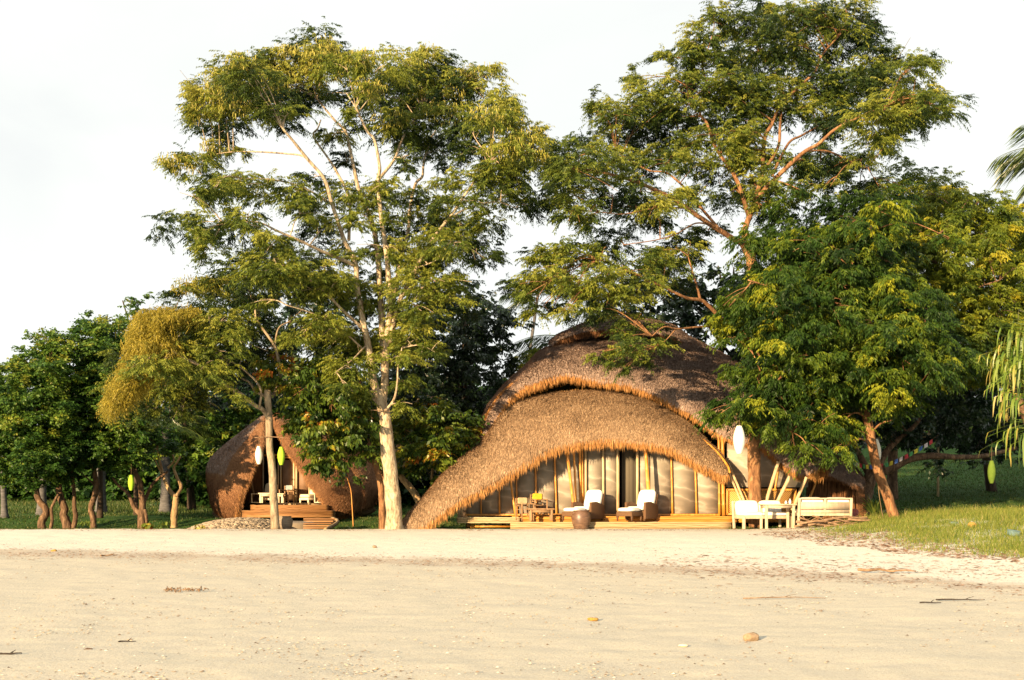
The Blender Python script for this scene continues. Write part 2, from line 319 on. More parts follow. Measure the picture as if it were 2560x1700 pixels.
def sand_mat():
    m, n, N, L = new_mat('beach_sand')
    tc = N('ShaderNodeTexCoord'); a = N('ShaderNodeAttribute'); a.attribute_name = 'tint'
    def noise(s, d, st=None, r=.6):
        z = N('ShaderNodeTexNoise'); z.inputs['Scale'].default_value = s; z.inputs['Detail'].default_value = d; z.inputs['Roughness'].default_value = r
        mp = N('ShaderNodeMapping'); mp.inputs['Scale'].default_value = st or (1, 1, 1); L(tc.outputs['Object'], mp.inputs[0]); L(mp.outputs[0], z.inputs[0]); return z.outputs['Fac']
    def mixc(f, c1, c2, blend='MIX'):
        x = N('ShaderNodeMix'); x.data_type = 'RGBA'; x.blend_type = blend
        for i, v in ((0, f), (6, c1), (7, c2)):
            if hasattr(v, 'is_linked'): L(v, x.inputs[i])
            else: x.inputs[i].default_value = v if i == 0 else (*v, 1)
        return x.outputs[2]
    base = ramp(n, [(0, (.53, .505, .415)), (.40, (.54, .51, .415)), (.47, (.46, .405, .325)), (.55, (.52, .47, .38)), (.62, (.67, .65, .56)), (1, (.72, .70, .60))])
    ad = N('ShaderNodeMath'); ad.operation = 'MULTIPLY_ADD'; L(noise(.9, 6, (1, 1.6, 1)), ad.inputs[0]); ad.inputs[1].default_value = .34; 
    sb = N('ShaderNodeMath'); sb.operation = 'SUBTRACT'; L(a.outputs['Fac'], sb.inputs[0]); sb.inputs[1].default_value = .17; L(sb.outputs[0], ad.inputs[2]); L(ad.outputs[0], base.inputs[0])
    r2_ = ramp(n, [(.35, (.93, .93, .95)), (.65, (1.04, 1.03, 1.0))]); L(noise(2.2, 8, (1, 2.5, 1)), r2_.inputs[0])
    c = mixc(1.0, base.outputs[0], r2_.outputs[0], 'MULTIPLY')
    r3_ = ramp(n, [(.30, (.50, .40, .33)), (.40, (.90, .86, .82)), (.58, (1, 1, 1)), (.68, (1.2, 1.17, 1.10))]); L(noise(38, 5, (1, 1.4, 1), .7), r3_.inputs[0])
    c = mixc(.9, c, r3_.outputs[0], 'MULTIPLY')
    p = N('ShaderNodeBsdfPrincipled'); p.inputs['Roughness'].default_value = .95; p.inputs['Specular IOR Level'].default_value = .1; L(c, p.inputs['Base Color'])
    b = N('ShaderNodeBump'); b.inputs['Strength'].default_value = .55; b.inputs['Distance'].default_value = .022; L(noise(24, 10, (1, 1, 1), .72), b.inputs['Height']); L(b.outputs[0], p.inputs['Normal'])
    o = N('ShaderNodeOutputMaterial'); L(p.outputs[0], o.inputs[0]); return m
def lawn_mat():
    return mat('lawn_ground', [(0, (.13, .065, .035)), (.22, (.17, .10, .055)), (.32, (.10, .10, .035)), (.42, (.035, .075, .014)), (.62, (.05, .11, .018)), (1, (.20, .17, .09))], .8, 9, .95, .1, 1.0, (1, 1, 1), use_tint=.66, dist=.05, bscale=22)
ys = np.concatenate([np.linspace(3, 37.2, 420)])
def sand_t(V):
    d = V[:, 1]-wrack(V[:, 0]); return np.clip(.5+d*.10, 0, 1)
sheet('sand_beach', ys, lambda y: 14+y*.62, sand_mat(), sand_t, .042)
def lawn_t(V):
    x, y = V[:, 0], V[:, 1]; n1 = fbm(x, y, .35, 4, 3)
    t = .5+.18*(n1-.5)
    soil = sstep((42.3-y+3*(n1-.5))/1.6)*sstep((-x-4.5)/2)*(x < 0)
    dry = sstep((y-56)/14)*(x < 6)*(.25+.3*n1)*sstep((n1-.4)*5)
    t = t*(1-soil)+.1*soil+dry
    return np.clip(t, 0, 1)
ys = np.concatenate([np.linspace(37.2, 60, 120), np.linspace(60.5, 110, 70), np.linspace(115, 700, 20)])
sheet('lawn_ground', ys, lambda y: 14+y*.75, lawn_mat(), lawn_t, .06)

# ------------------------------------------------------------ foliage and trees
def leaves(mb, C, d, Ln, k, ll, lw, droop, ldroop, tint, rng, spread=.8, up=.15):
    """C (n,3) spray roots, d (n,3) directions, k leaflet pairs along each spray"""
    n = len(C); t = np.linspace(.1, 1, k)[None, :, None]
    Ln = np.asarray(Ln)[:, None, None]; d = unit(d)[:, None]
    dn = np.array([0, 0, -1.])
    pos = C[:, None]+d*Ln*t+dn*(droop*Ln)*t*t
    tan = unit(d+dn*2*droop*t); side = unit(np.cross(tan, np.array([0, 0, 1.]))+rng.normal(0, .12, (n, k, 3)))
    sz_ = rng.uniform(.7, 1.4, (n, 1, 1))
    for s in (-1, 1):
        ld = unit(side*s*spread+tan*.6+dn*ldroop+rng.normal(0, .28, (n, k, 3)))
        ln = ll*rng.uniform(.65, 1.25, (n, k, 1))*sz_*(1.05-.55*np.abs(t-.45)); wd = lw/ll*ln*rng.uniform(.8, 1.2, (n, k, 1))
        nr = unit(np.array([0, 0, 1.])*.5+rng.normal(0, .6, (n, k, 3)))
        wv = unit(np.cross(ld, nr))*wd*.5
        mid = pos+ld*ln*.48; tip = pos+ld*ln+dn*ln*.12
        V = np.stack([pos, mid+wv, tip, mid-wv], 2).reshape(-1, 3)
        T = np.repeat(np.clip(np.asarray(tint)[:, None]+rng.normal(0, .07, (n, k)), 0, 1).ravel(), 4)
        mb.add(V, np.arange(len(V)).reshape(-1, 4), tint=T)
def strips(mb, C, Ln, w, rng, tint, seg=1, sway=.25):
    """thin hanging strips"""
    n = len(C); a = rng.uniform(0, np.pi, n); wv = np.stack([np.cos(a), np.sin(a), 0*a], 1)*w/2
    cur = C; d = unit(np.stack([rng.normal(0, sway, n), rng.normal(0, sway, n), -np.ones(n)], 1))
    pts = [cur]
    for i in range(seg):
        cur = cur+d*(Ln/seg)[:, None]; pts.append(cur); d = unit(d+rng.normal(0, sway, (n, 3))*[1, 1, .2])
    for i in range(seg):
        f0 = 1; f1 = .3 if i == seg-1 else 1
        V = np.stack([pts[i]-wv*f0, pts[i]+wv*f0, pts[i+1]+wv*f1, pts[i+1]-wv*f1], 1).reshape(-1, 3)
        mb.add(V, np.arange(len(V)).reshape(-1, 4), tint=np.repeat(tint, 4))

def in_poly(p, poly):
    x, y = p[:, 0], p[:, 1]; r = np.zeros(len(p), bool); n = len(poly)
    for i in range(n):
        (x1, y1), (x2, y2) = poly[i], poly[(i+1) % n]
        c = ((y1 > y) != (y2 > y)) & (x < (x2-x1)*(y-y1)/((y2-y1) or 1e-9)+x1); r ^= c
    return r
def edge_d(p, poly):
    d = np.full(len(p), 1e9); n = len(poly); poly = np.asarray(poly, float)
    for i in range(n):
        a, b = poly[i], poly[(i+1) % n]; ab = b-a; t = np.clip(((p-a)@ab)/(ab@ab+1e-9), 0, 1)
        d = np.minimum(d, np.linalg.norm(p-(a+t[:, None]*ab), axis=1))
    return d

SPEC = dict(   # n sprays per pad, spray length, leaflet pairs, leaf length, width, spray droop, leaf droop
    feather=(60, .42, 9, .10, .034, .36, .55), neem=(30, .42, 9, .12, .036, .55, .7), yneem=(28, .42, 8, .115, .038, .45, .6),
    green=(24, .32, 5, .125, .075, .15, .3), broad=(15, .34, 4, .17, .085, .35, .8), dark=(16, .36, 5, .16, .08, .3, .6),
    far=(12, .55, 5, .26, .15, .2, .35), vfar=(9, .9, 5, .42, .26, .2, .3))

def pad_leaves(mb, c, rx, ry, rz_, spec, tint, rng, dens=1.0, dome=.55):
    n, Ln, k, ll, lw, dr, ld = spec
    n = max(3, int(n*dens)); m = max(2, n//9); kk = rng.integers(0, m, n)
    sa = rng.uniform(0, 2*np.pi, m); sr = np.sqrt(rng.uniform(.02, 1.15, m)); sz = rng.normal(0, .55, m)*np.sqrt(np.maximum(1.2-sr**2*.8, .1))+.1; st = rng.normal(0, .11, m)
    X = np.cos(sa[kk])*sr[kk]+rng.normal(0, .20, n); Y = np.sin(sa[kk])*sr[kk]+rng.normal(0, .20, n); zz = sz[kk]+rng.normal(0, .22, n); r = np.hypot(X, Y); a = np.arctan2(Y, X)
    C = np.stack([X*rx, Y*ry, zz*rz_], 1)
    d = np.stack([np.cos(a)*(.35+r), np.sin(a)*(.35+r), .25+.4*zz-.2*r], 1)+rng.normal(0, .35, (n, 3))
    C = C-unit(d)*Ln*.45*rng.uniform(.3, 1, (n, 1))
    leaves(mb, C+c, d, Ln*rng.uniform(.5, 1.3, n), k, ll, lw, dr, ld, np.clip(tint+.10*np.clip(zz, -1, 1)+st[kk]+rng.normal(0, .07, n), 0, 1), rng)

class Tree:
    def __init__(s, name, label, cat, base, bark_, seed, group=None):
        s.base = np.array(base, float); s.root = thing(name, label, cat, s.base, 0, group)
        s.D = s.base[1]; s.wood = MB(); s.crown = MB(); s.pods = MB(); s.rng = np.random.default_rng(seed); s.bark = bark_; s.lp = []; s.lr = []
    def limb(s, pts, r0, r1, n=None, sides=9, wob=.035):
        """pts: (px, py, depth offset)"""
        w3 = Pn([(x, y, s.D+d) for x, y, d in pts]); n = n or max(8, 5*len(pts)); c = catmull(w3, n)
        rr = r0+(r1-r0)*np.linspace(0, 1, n)**.85
        tube(s.wood, c, rr, sides, wob=wob, rng=s.rng); s.lp.append(c); s.lr.append(rr); return c
    def trunk(s, pts, r0, r1, flare=.35, n=26):
        w3 = Pn([(x, y, s.D+d) for x, y, d in pts]); w3[0] = s.base-[0, 0, .12]; c = catmull(w3, n); t = np.linspace(0, 1, n)
        rr = (r0+(r1-r0)*t)*(1+flare*np.exp(-t*14)); tube(s.wood, c, rr, 14, wob=.06, rng=s.rng); s.lp.append(c[n//3:]); s.lr.append(rr[n//3:])
    def pad(s, px, py, rx, ry, dy, kind_='feather', tint=.5, dens=1., depth=None, twig=True, spec=None, tgt=None):
        rng = s.rng
        if s.lp and twig is not None:
            A = np.concatenate(s.lp); pr = np.stack([CX+A[:, 0]/A[:, 1]*F, HY-(A[:, 2]-EYE)/A[:, 1]*F], 1)
            dd = np.hypot(pr[:, 0]-px, (pr[:, 1]-py)*np.where(pr[:, 1] < py, 1.6, 1)); i = int(np.argmin(dd)); y0 = A[i, 1]
        else: i = None; y0 = s.D
        D = (y0 if depth is None else depth)+dy; c = P(px, py, D); m = D/F
        if twig and i is not None:
            a = A[i]; r0 = min(np.concatenate(s.lr)[i]*.6, .05); dist = np.linalg.norm(c-a)
            mid = (a+c)/2+np.array([0, 0, .10*dist])+rng.normal(0, .04*dist, 3)
            tw = catmull([a, mid, c], 9); tube(s.wood, tw, np.linspace(max(r0, .022), .010, 9), 5, cap=False)
            for _ in range(2):
                q = tw[rng.integers(4, 8)]; e = c+rng.normal(0, .6, 3)*[rx*m, rx*m, ry*m]
                tube(s.wood, catmull([q, (q+e)/2+[0, 0, .05], e], 5), np.linspace(.012, .006, 5), 4, cap=False)
        pad_leaves(tgt or s.crown, c, rx*m, rx*m*.9, ry*m, spec or SPEC[kind_], tint, rng, dens)
        return c, rx*m, ry*m
    def fill(s, poly, sp, kind_, depthR=2.0, depth=None, layers=(0, .8, 1.6), tint=.45, tj=.14, rxk=.78, ryk=.5, dens=1., twig=.25, spec=None, jit=.4, top_light=.0, avoid=None):
        rng = s.rng; poly = np.asarray(poly, float); lo, hi = poly.min(0), poly.max(0); D0 = s.D if depth is None else depth
        for li, off in enumerate(layers):
            gx, gy = np.meshgrid(np.arange(lo[0], hi[0]+sp, sp), np.arange(lo[1], hi[1]+sp*.72, sp*.72))
            p = np.stack([gx.ravel()+(rng.uniform(-.5, .5, gx.size))*sp, gy.ravel()+rng.uniform(-.5, .5, gx.size)*sp*.72], 1)
            p = p[in_poly(p, poly)]; p = p[edge_d(p, poly) > sp*.32]
            if avoid is not None: p = p[~avoid(p)]
            if not len(p): continue
            e = edge_d(p, poly)*D0/F; f = np.minimum(e/depthR, 1); bul = depthR*np.sqrt(1-(1-f)**2)
            big = fbm(p[:, 0], p[:, 1], .011, 2, s.rng.integers(99))
            for q, b, g in zip(p, bul, big):
                if f.mean() > 2: continue
                dy = -b*(1-off)+rng.normal(0, jit)+(g-.5)*1.2
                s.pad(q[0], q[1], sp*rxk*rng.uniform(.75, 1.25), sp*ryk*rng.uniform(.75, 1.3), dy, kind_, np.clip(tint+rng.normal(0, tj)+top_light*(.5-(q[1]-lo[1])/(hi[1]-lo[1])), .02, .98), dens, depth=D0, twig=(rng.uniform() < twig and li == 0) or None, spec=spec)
    def finish(s, leafm, podm='pods'):
        if s.wood.V: s.wood.build('trunk', s.bark, s.root, smooth=True, off=s.base)
        if s.crown.V: s.crown.build('crown', leafm, s.root, off=s.base)
        if s.pods.V: s.pods.build('seed_pods' if podm == 'pods' else 'golden_vine', M[podm], s.root, off=s.base)

def pads(t, zf, s, lst, dens=1.0, extra=.8):
    dens *= 1.38
    """lst: (x, y, rx, ry, kind) in zoomed reference units; kind G leaf, P pods, D dark far side"""
    rng = t.rng
    for it in lst:
        x, y, rx, ry = it[:4]; k = it[4] if len(it) > 4 else 'G'
        px, py = zf(x, y); rx *= s*1.0; ry *= s*1.08*rng.uniform(.8, 1.25)
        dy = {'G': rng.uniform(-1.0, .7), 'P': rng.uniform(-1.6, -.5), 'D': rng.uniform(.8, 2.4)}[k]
        ti = {'G': rng.uniform(.40, .74), 'P': rng.uniform(.6, .9), 'D': rng.uniform(.06, .3)}[k]  # D pads get dark tints, painting the shade inside the crown
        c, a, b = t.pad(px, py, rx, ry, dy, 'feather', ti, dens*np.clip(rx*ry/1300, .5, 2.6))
        if k == 'P':
            n = int(190*np.clip(rx*ry/1300, .5, 2.2)); th = rng.uniform(0, 2*np.pi, n); r = np.sqrt(rng.uniform(0, 1, n))
            C = c+np.stack([np.cos(th)*r*a*1.05, np.sin(th)*r*a*.9, rng.uniform(-.9, .9, n)*b*np.sqrt(1-r*r*.8)], 1)-[0, .12, 0]
            strips(t.pods, C, rng.uniform(.07, .17, n), .028, rng, np.clip(rng.normal(.5, .2, n), 0, 1))
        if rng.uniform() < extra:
            t.pad(px+rng.normal(0, rx*.55), py+rng.normal(0, ry*.5), rx*.9, ry*1.0, dy+rng.uniform(.6, 3.0), 'feather', rng.uniform(.06, .3), dens*.85*np.clip(rx*ry/1300, .5, 2.2), twig=None, depth=t.D)  # backing pads tinted dark as well, for crown shade

# tall feathery tree left of the big hut
t = Tree('feathery_tree', 'tall feathery tree with pale cream trunk beside the left tip of the big thatched roof', 'tree', gp(986, 36.9), M['bark_cream'], 11)
t.trunk([(986, 1322, 0), (983, 1260, 0), (977, 1195, 0), (968, 1110, 0), (962, 1042, 0), (952, 1004, 0), (950, 975, 0)], .265, .16, .25)
L_ = t.limb
L_([(952, 1010, 0), (934, 955, -.05), (926, 900, -.1), (920, 862, -.1), (911, 820, -.2), (900, 765, -.3), (892, 713, -.4), (889, 660, -.4), (864, 609, -.5), (851, 573, -.6), (829, 506, -.8), (811, 448, -1), (770, 399, -1.2), (735, 355, -1.5), (708, 323, -1.8)], .135, .035)
L_([(956, 1015, 0), (962, 946, .1), (957, 862, .2), (953, 774, .3), (948, 713, .4), (945, 640, .5), (930, 555, .6), (905, 500, .7), (895, 466, .7), (884, 417, .8), (873, 363, .9), (864, 328, 1), (837, 301, 1.2), (793, 247, 1.5)], .13, .03)
L_([(962, 940, .05), (966, 862, -.1), (976, 760, -.2), (971, 690, -.3), (967, 640, -.4), (955, 560, -.5), (949, 506, -.6), (945, 450, -.7), (949, 417, -.8), (936, 350, -1), (918, 328, -1.2), (890, 270, -1.6)], .12, .03)
L_([(972, 870, -.1), (990, 783, -.3), (1004, 741, -.4), (1027, 699, -.5), (1050, 650, -.7), (1069, 618, -.8), (1096, 578, -1), (1132, 533, -1.2), (1177, 466, -1.6), (1230, 400, -2)], .085, .03)
L_([(974, 800, 0), (1000, 660, .8), (1020, 582, 1.2), (1025, 524, 1.5), (1038, 462, 1.8), (1056, 440, 2), (1060, 400, 2.3), (1080, 340, 2.8)], .08, .03)
L_([(872, 600, -.5), (873, 500, 0), (842, 430, .6), (820, 395, 1), (784, 341, 1.5), (795, 320, 1.8), (802, 300, 2.2)], .055, .02)
L_([(889, 665, -.4), (846, 645, -.9), (802, 627, -1.4), (757, 605, -1.9), (695, 578, -2.3), (640, 555, -2.6), (560, 560, -2.9)], .065, .02)
L_([(908, 822, -.2), (855, 774, -.8), (818, 736, -1.3), (766, 695, -1.8), (700, 690, -2.2)], .055, .02)
L_([(905, 870, -.2), (832, 806, -1), (766, 778, -1.6), (720, 764, -2)], .03, .015)
L_([(812, 450, -1), (766, 395, -.6), (712, 384, -.4), (623, 379, -.2), (560, 382, 0), (480, 398, .2)], .035, .012)
L_([(946, 450, -.5), (985, 400, 0), (998, 368, .4), (1020, 320, 1), (1060, 270, 1.6)], .055, .02)
L_([(960, 1030, -.2), (984, 1000, -.5), (993, 960, -.6), (995, 918, -.7), (1005, 870, -.8)], .045, .02)
L_([(1040, 670, -.6), (1090, 650, -1.2), (1120, 610, -1.6)], .025, .012)
L_([(820, 505, -.7), (760, 470, -1.4), (690, 450, -2), (600, 445, -2.4)], .035, .012)
L_([(1110, 555, -1), (1170, 520, -.5), (1240, 505, 0), (1290, 520, .2)], .03, .012)
L_([(918, 860, 0), (880, 900, -.9), (840, 930, -1.4)], .03, .012)
pads(t, r1, .4464, [(300,430,120,80,'P'),(410,440,120,90,'P'),(330,310,80,60,'P'),(240,400,70,70,'P'),(450,210,90,50,'P'),(540,250,110,60),(620,210,100,50,'P'),(700,150,80,30,'P'),(780,180,120,50,'P'),(920,230,120,90,'P'),(930,130,60,60,'P'),(1040,230,100,70),(1140,190,90,50,'P'),(1180,360,90,45,'P'),(1250,230,120,70),(1380,200,110,50,'P'),(1490,230,100,80),(1500,170,50,60,'P'),(680,310,110,60,'P'),(500,330,120,70),(480,450,180,80,'D'),(640,400,140,70,'D'),(720,500,120,50),(870,330,130,60),(880,420,120,60,'D'),(1050,400,130,60,'D'),(1350,330,150,70,'D'),(1540,340,130,80),(1430,420,130,70,'D'),(1060,520,80,45),(960,620,80,45),(1290,530,110,50,'P'),(1220,440,110,50,'D'),(1420,570,130,60),(1450,680,120,50),(1600,500,120,60,'P'),(1560,640,150,70,'D'),(1690,310,80,60,'P'),(1680,400,70,60,'P'),(1790,265,110,35,'P'),(1810,360,110,70),(1830,510,100,45,'P'),(1740,590,130,70,'D'),(1900,460,90,80),(1970,560,70,80,'P'),(2070,640,100,60,'P'),(1950,690,110,60,'P'),(1900,780,120,60),(2100,720,80,50,'P'),(1750,720,100,50,'D'),(1380,780,60,50),(380,590,120,50,'D'),(330,640,60,50,'D'),(240,770,100,40),(270,690,40,50,'P'),(80,760,80,40,'P'),(130,810,70,40,'P'),(400,720,70,30),(210,480,50,70,'P'),
 (450,880,140,40),(600,920,180,55),(300,920,110,45),(180,950,70,35),(760,950,110,50),(850,860,80,50,'D'),(330,1110,160,50),(220,1180,80,60),(280,1270,80,45),(430,1160,120,70,'D'),(490,1080,120,45),(620,1250,100,70),(580,1180,90,50),(790,1050,110,50),(900,1000,80,50),(880,1160,80,70,'D'),(1060,1110,100,45),(1040,780,40,40,'D'),
 (1080,950,150,45),(1170,1000,120,60),(1390,945,150,40),(1260,900,80,50),(1140,1080,90,50),(1450,1090,140,70),(1290,1110,70,50),(1500,1010,130,50),(1700,1000,120,60),(1720,850,100,70),(1850,870,110,80),(1900,980,160,60),(2060,1020,80,40,'D'),(1850,1090,110,60),(1700,1140,90,60,'D'),(1780,1240,110,60,'D'),(1830,1320,80,45,'D'),(1650,1240,120,70),(1560,1190,120,60),(1500,1330,120,60,'D'),(1620,890,70,40),
 (1150,1250,160,50),(1080,1300,120,50),(1280,1260,90,50),(690,1380,170,55),(560,1420,130,50),(900,1430,140,50),(860,1510,140,50),(1000,1480,110,40),(1980,800,80,70),(1930,900,90,60,'D'),(1600,740,110,60,'D'),(1330,440,130,60,'D'),(1450,300,140,60,'D'),(740,390,130,60,'D'),(570,480,120,60,'D'),(1650,560,120,60,'D'),(1500,500,120,60,'D')], 1.15)
pads(t, r3, .4659, [(950,120,170,50),(1080,80,130,50),(1180,130,110,45),(950,50,110,40),(1350,270,120,50),(1440,290,100,45),(1480,200,80,50),(1700,60,110,50),(1750,250,150,50),(1860,190,120,50),(1750,340,120,50),(1710,440,110,60),(1820,560,60,40),(1700,520,110,50),(1640,600,100,50),(1570,560,120,50),(1470,560,90,50),(1370,650,100,70),(1330,740,60,50),(1250,440,110,50),(1150,410,110,50),(1100,470,100,45),(1400,510,110,70),(910,300,80,28),(1450,780,70,35),(1370,830,60,38),(1650,720,80,50),(1665,860,35,55),(1620,180,90,50),(1560,330,80,50,'D'),(1240,370,90,40),(1290,180,110,45),(1040,180,110,45,'D'),(1180,240,110,50,'D'),(1900,280,90,40),(1740,150,120,50),(1260,520,90,50,'D'),(1530,450,60,50)], 1.15)
t.finish(M['feather'])

# large spreading feathery tree growing through the hut's edge
t = Tree('feathery_tree', 'largest spreading feathery tree with orange flaking trunk rising behind the white sofa', 'tree', gp(1890, 37.9), M['bark_orange'], 23)
t.trunk([(1889, 1322, 0), (1887, 1250, 0), (1886, 1180, 0), (1885, 1090, 0), (1884, 960, 0), (1882, 860, 0), (1879, 760, 0), (1880, 690, 0), (1877, 640, 0), (1872, 612, 0)], .215, .15, .15, 34)
Bt = MB()
L_ = t.limb
def LB(pts, r0, r1): L_(pts, r0, r1)
LB([(1877, 650, 0), (1857, 611, -.1), (1838, 600, -.3), (1785, 567, -.8), (1727, 528, -1.3), (1678, 494, -1.8), (1590, 455, -2.3), (1500, 430, -2.8), (1420, 420, -3.2)], .12, .03)
LB([(1868, 625, 0), (1862, 580, 0), (1877, 533, .1), (1889, 494, .2), (1905, 440, .4), (1911, 349, .8), (1930, 310, 1), (1952, 262, 1.2), (2003, 213, 1.5), (2037, 179, 1.7), (2056, 136, 1.9), (2095, 92, 2.1)], .11, .03)
LB([(1875, 550, .2), (1848, 465, .3), (1828, 426, .4), (1790, 370, .6), (1768, 310, .8), (1750, 280, 1), (1763, 208, 1.3), (1755, 165, 1.5)], .08, .025)
LB([(1800, 575, -.7), (1727, 490, -.2), (1702, 460, 0), (1664, 431, .2), (1620, 425, .4), (1540, 380, .8)], .05, .02)
LB([(1890, 500, 0), (1930, 455, -.5), (1979, 407, -1), (2013, 378, -1.4), (2047, 359, -1.7), (2085, 325, -2), (2139, 296, -2.4), (2220, 262, -2.8)], .09, .03)
LB([(2013, 378, -1.4), (2070, 378, -1), (2124, 402, -.6), (2170, 420, 0)], .035, .015)
LB([(1908, 430, 0), (1945, 368, .6), (1950, 310, 1), (1954, 262, 1.5), (1940, 200, 2.2), (1900, 130, 3)], .06, .02)
LB([(1930, 440, 0), (1970, 360, 1.2), (2004, 339, 1.7), (2040, 320, 2.1), (2085, 305, 2.5), (2200, 250, 3.2)], .05, .02)
LB([(1785, 565, -.8), (1740, 558, -1.2), (1690, 585, -1.6), (1640, 600, -2), (1560, 612, -2.3)], .03, .012)
LB([(1880, 860, 0), (1833, 824, -.5), (1803, 796, -.9), (1770, 763, -1.2), (1751, 750, -1.4), (1722, 746, -1.7), (1699, 737, -1.9), (1600, 690, -2.6), (1500, 650, -3)], .085, .03)
LB([(1751, 750, -1.4), (1742, 715, -1.3), (1733, 685, -1.2), (1720, 640, -1)], .045, .02)
LB([(1850, 850, -.4), (1800, 818, -1.2), (1751, 817, -1.7), (1694, 822, -2.2), (1660, 817, -2.5), (1630, 840, -2.7)], .045, .015)
LB([(1690, 822, -2.2), (1665, 850, -2.4), (1640, 870, -2.6)], .02, .01)
LB([(1720, 520, -1.3), (1640, 520, -1.8), (1560, 535, -2.2), (1500, 530, -2.5)], .03, .012)
pads(t, r2, .4848, [(1000,80,60,60),(1050,120,90,45),(1130,100,70,30),(1270,20,25,20),(1300,60,70,25),(1400,60,100,45),(1560,60,110,45),(1700,60,130,50),(1650,140,110,50),(1780,120,70,60,'D'),(1350,150,120,55),(1450,130,100,50),(1200,190,110,55),(1100,160,80,50),(960,170,90,50),(900,220,50,35),(980,260,110,45),(850,300,110,30),(760,300,60,20),(1080,260,110,50),(1150,330,120,50,'D'),(1300,270,120,55),(1450,240,120,60),(1400,340,150,60,'D'),(1530,300,100,60,'D'),(1620,230,90,60,'D'),(1700,200,80,60,'D'),(1750,170,80,60,'D'),(1000,330,90,45),(920,400,110,45),(820,430,100,55),(700,480,120,50),(600,530,130,50),(500,580,110,50),(440,560,50,45),(590,420,30,40),(480,640,90,50),(600,640,150,60,'D'),(750,640,130,60,'D'),(560,720,140,50,'D'),(700,740,130,50,'D'),(850,550,120,55),(880,640,90,45,'D'),(980,480,130,55),(1120,420,120,55),(1200,460,120,55),(1080,540,110,55),(1180,570,110,50),(1250,520,130,55),(1340,470,120,55),(1120,640,120,55,'D'),(1420,560,120,55),(1540,470,120,55),(1600,440,110,55),(1500,560,130,55),(1620,560,120,55),(1720,500,120,55),(1780,420,110,55),(1860,330,110,45),(1760,330,90,45),(1940,290,100,45),(2000,350,70,55),(1900,400,130,60,'D'),(1850,470,120,55),(1950,480,120,55),(2080,480,90,45),(2140,540,80,45),(2180,570,35,18),(2000,570,120,55),(1880,580,120,60),(1780,600,110,55),(1850,690,110,55),(1950,640,120,50,'D'),(2060,630,100,50,'D'),(1900,740,70,38),(1680,640,100,45,'D'),(1550,850,130,50,'D'),(1480,870,100,50,'D'),(1640,850,110,50,'D'),(1560,920,100,35,'D'),(1760,830,70,28),
 (900,740,140,50),(1020,700,140,45),(1150,700,120,50),(800,780,120,55),(770,840,110,45),(1150,780,130,50),(1040,790,110,50),(1250,820,120,50),(1380,860,100,45),(1200,870,110,50),(300,800,130,50),(420,790,140,45),(220,860,100,55),(300,900,140,50),(450,870,140,50),(560,860,120,50),(610,920,90,45),(260,1000,100,55),(330,960,120,60,'D'),(250,1090,65,50),(360,1080,90,50),(330,1150,65,45),(480,1000,120,60,'D'),(620,1000,100,50,'D'),(700,1070,100,50),(600,1090,100,50,'D'),(700,1140,50,35,'D'),(760,1020,80,50),(150,860,50,55),(940,980,55,50),(1000,900,100,50,'D'),(900,860,90,35),(1080,1000,90,70,'D'),(1270,970,100,60),(1200,950,80,50),(1250,1060,80,50),(870,1030,60,45),(380,560,20,70),(2100,300,40,50),
 (500,1250,90,50,'D'),(430,1290,60,50),(200,1300,110,45),(120,1350,80,50),(300,1330,110,50),(180,1420,140,50),(80,1480,90,50),(300,1460,120,50),(450,1420,120,50),(560,1400,120,50),(680,1340,110,50),(800,1280,110,50),(750,1400,110,50),(600,1500,120,50),(450,1520,120,50),(860,1330,80,50,'D'),(880,1240,60,38,'D'),(960,1210,80,40,'D'),(30,1520,50,40),(660,1450,90,50),(780,1480,90,50,'D'),(1740,880,80,30,'D'),(1850,960,90,30),(1750,990,90,30,'D'),(1600,960,90,30),(1450,980,90,35)], 1.15)
pads(t, zh, .37, [(1490,320,70,38),(1550,390,80,38),(1650,420,50,28),(1600,240,90,45),(1700,300,110,50),(1750,200,110,50),(1650,120,110,45),(1480,90,100,45,'D'),(1400,30,110,45),(1250,30,110,45),(1150,10,100,45,'D'),(1030,60,80,45),(1780,380,60,40),(1850,280,80,45),(1560,60,100,45,'D')], 1.0)
t.finish(M['feather'])

# smaller feathery tree with golden vine in front of the small hut
t = Tree('feathery_tree', 'smaller feathery tree draped in golden orange vine before the small thatched hut', 'tree', gp(689, 37.2), M['bark_grey'], 31)
t.trunk([(689, 1323, 0), (684, 1246, 0), (681, 1170, 0), (674, 1119, 0), (673, 1042, 0), (669, 991, 0), (670, 975, 0)], .13, .10, .3)
L_ = t.limb
L_([(669, 1040, 0), (655, 1022, -.2), (639, 1014, -.4), (603, 986, -.9), (567, 963, -1.4), (520, 925, -2), (470, 900, -2.5), (400, 860, -2.9)], .085, .025)
L_([(670, 995, 0), (690, 978, .3), (700, 930, .6), (692, 880, .7), (683, 858, .7), (659, 825, .8), (641, 797, 1), (636, 764, 1.2), (620, 720, 1.5)], .075, .025)
L_([(669, 992, 0), (639, 978, .5), (623, 955, .8), (588, 943, 1.2), (540, 950, 1.6), (480, 955, 2)], .055, .015)
L_([(648, 1018, -.3), (653, 985, -.5), (644, 958, -.6), (610, 925, -.7), (560, 890, -.9), (530, 850, -1)], .04, .015)
L_([(687, 862, .7), (697, 820, .9), (725, 802, 1.1), (760, 770, 1.4)], .035, .015)
L_([(560, 900, -.8), (520, 870, 0), (450, 850, .8), (380, 820, 1.2)], .03, .012)
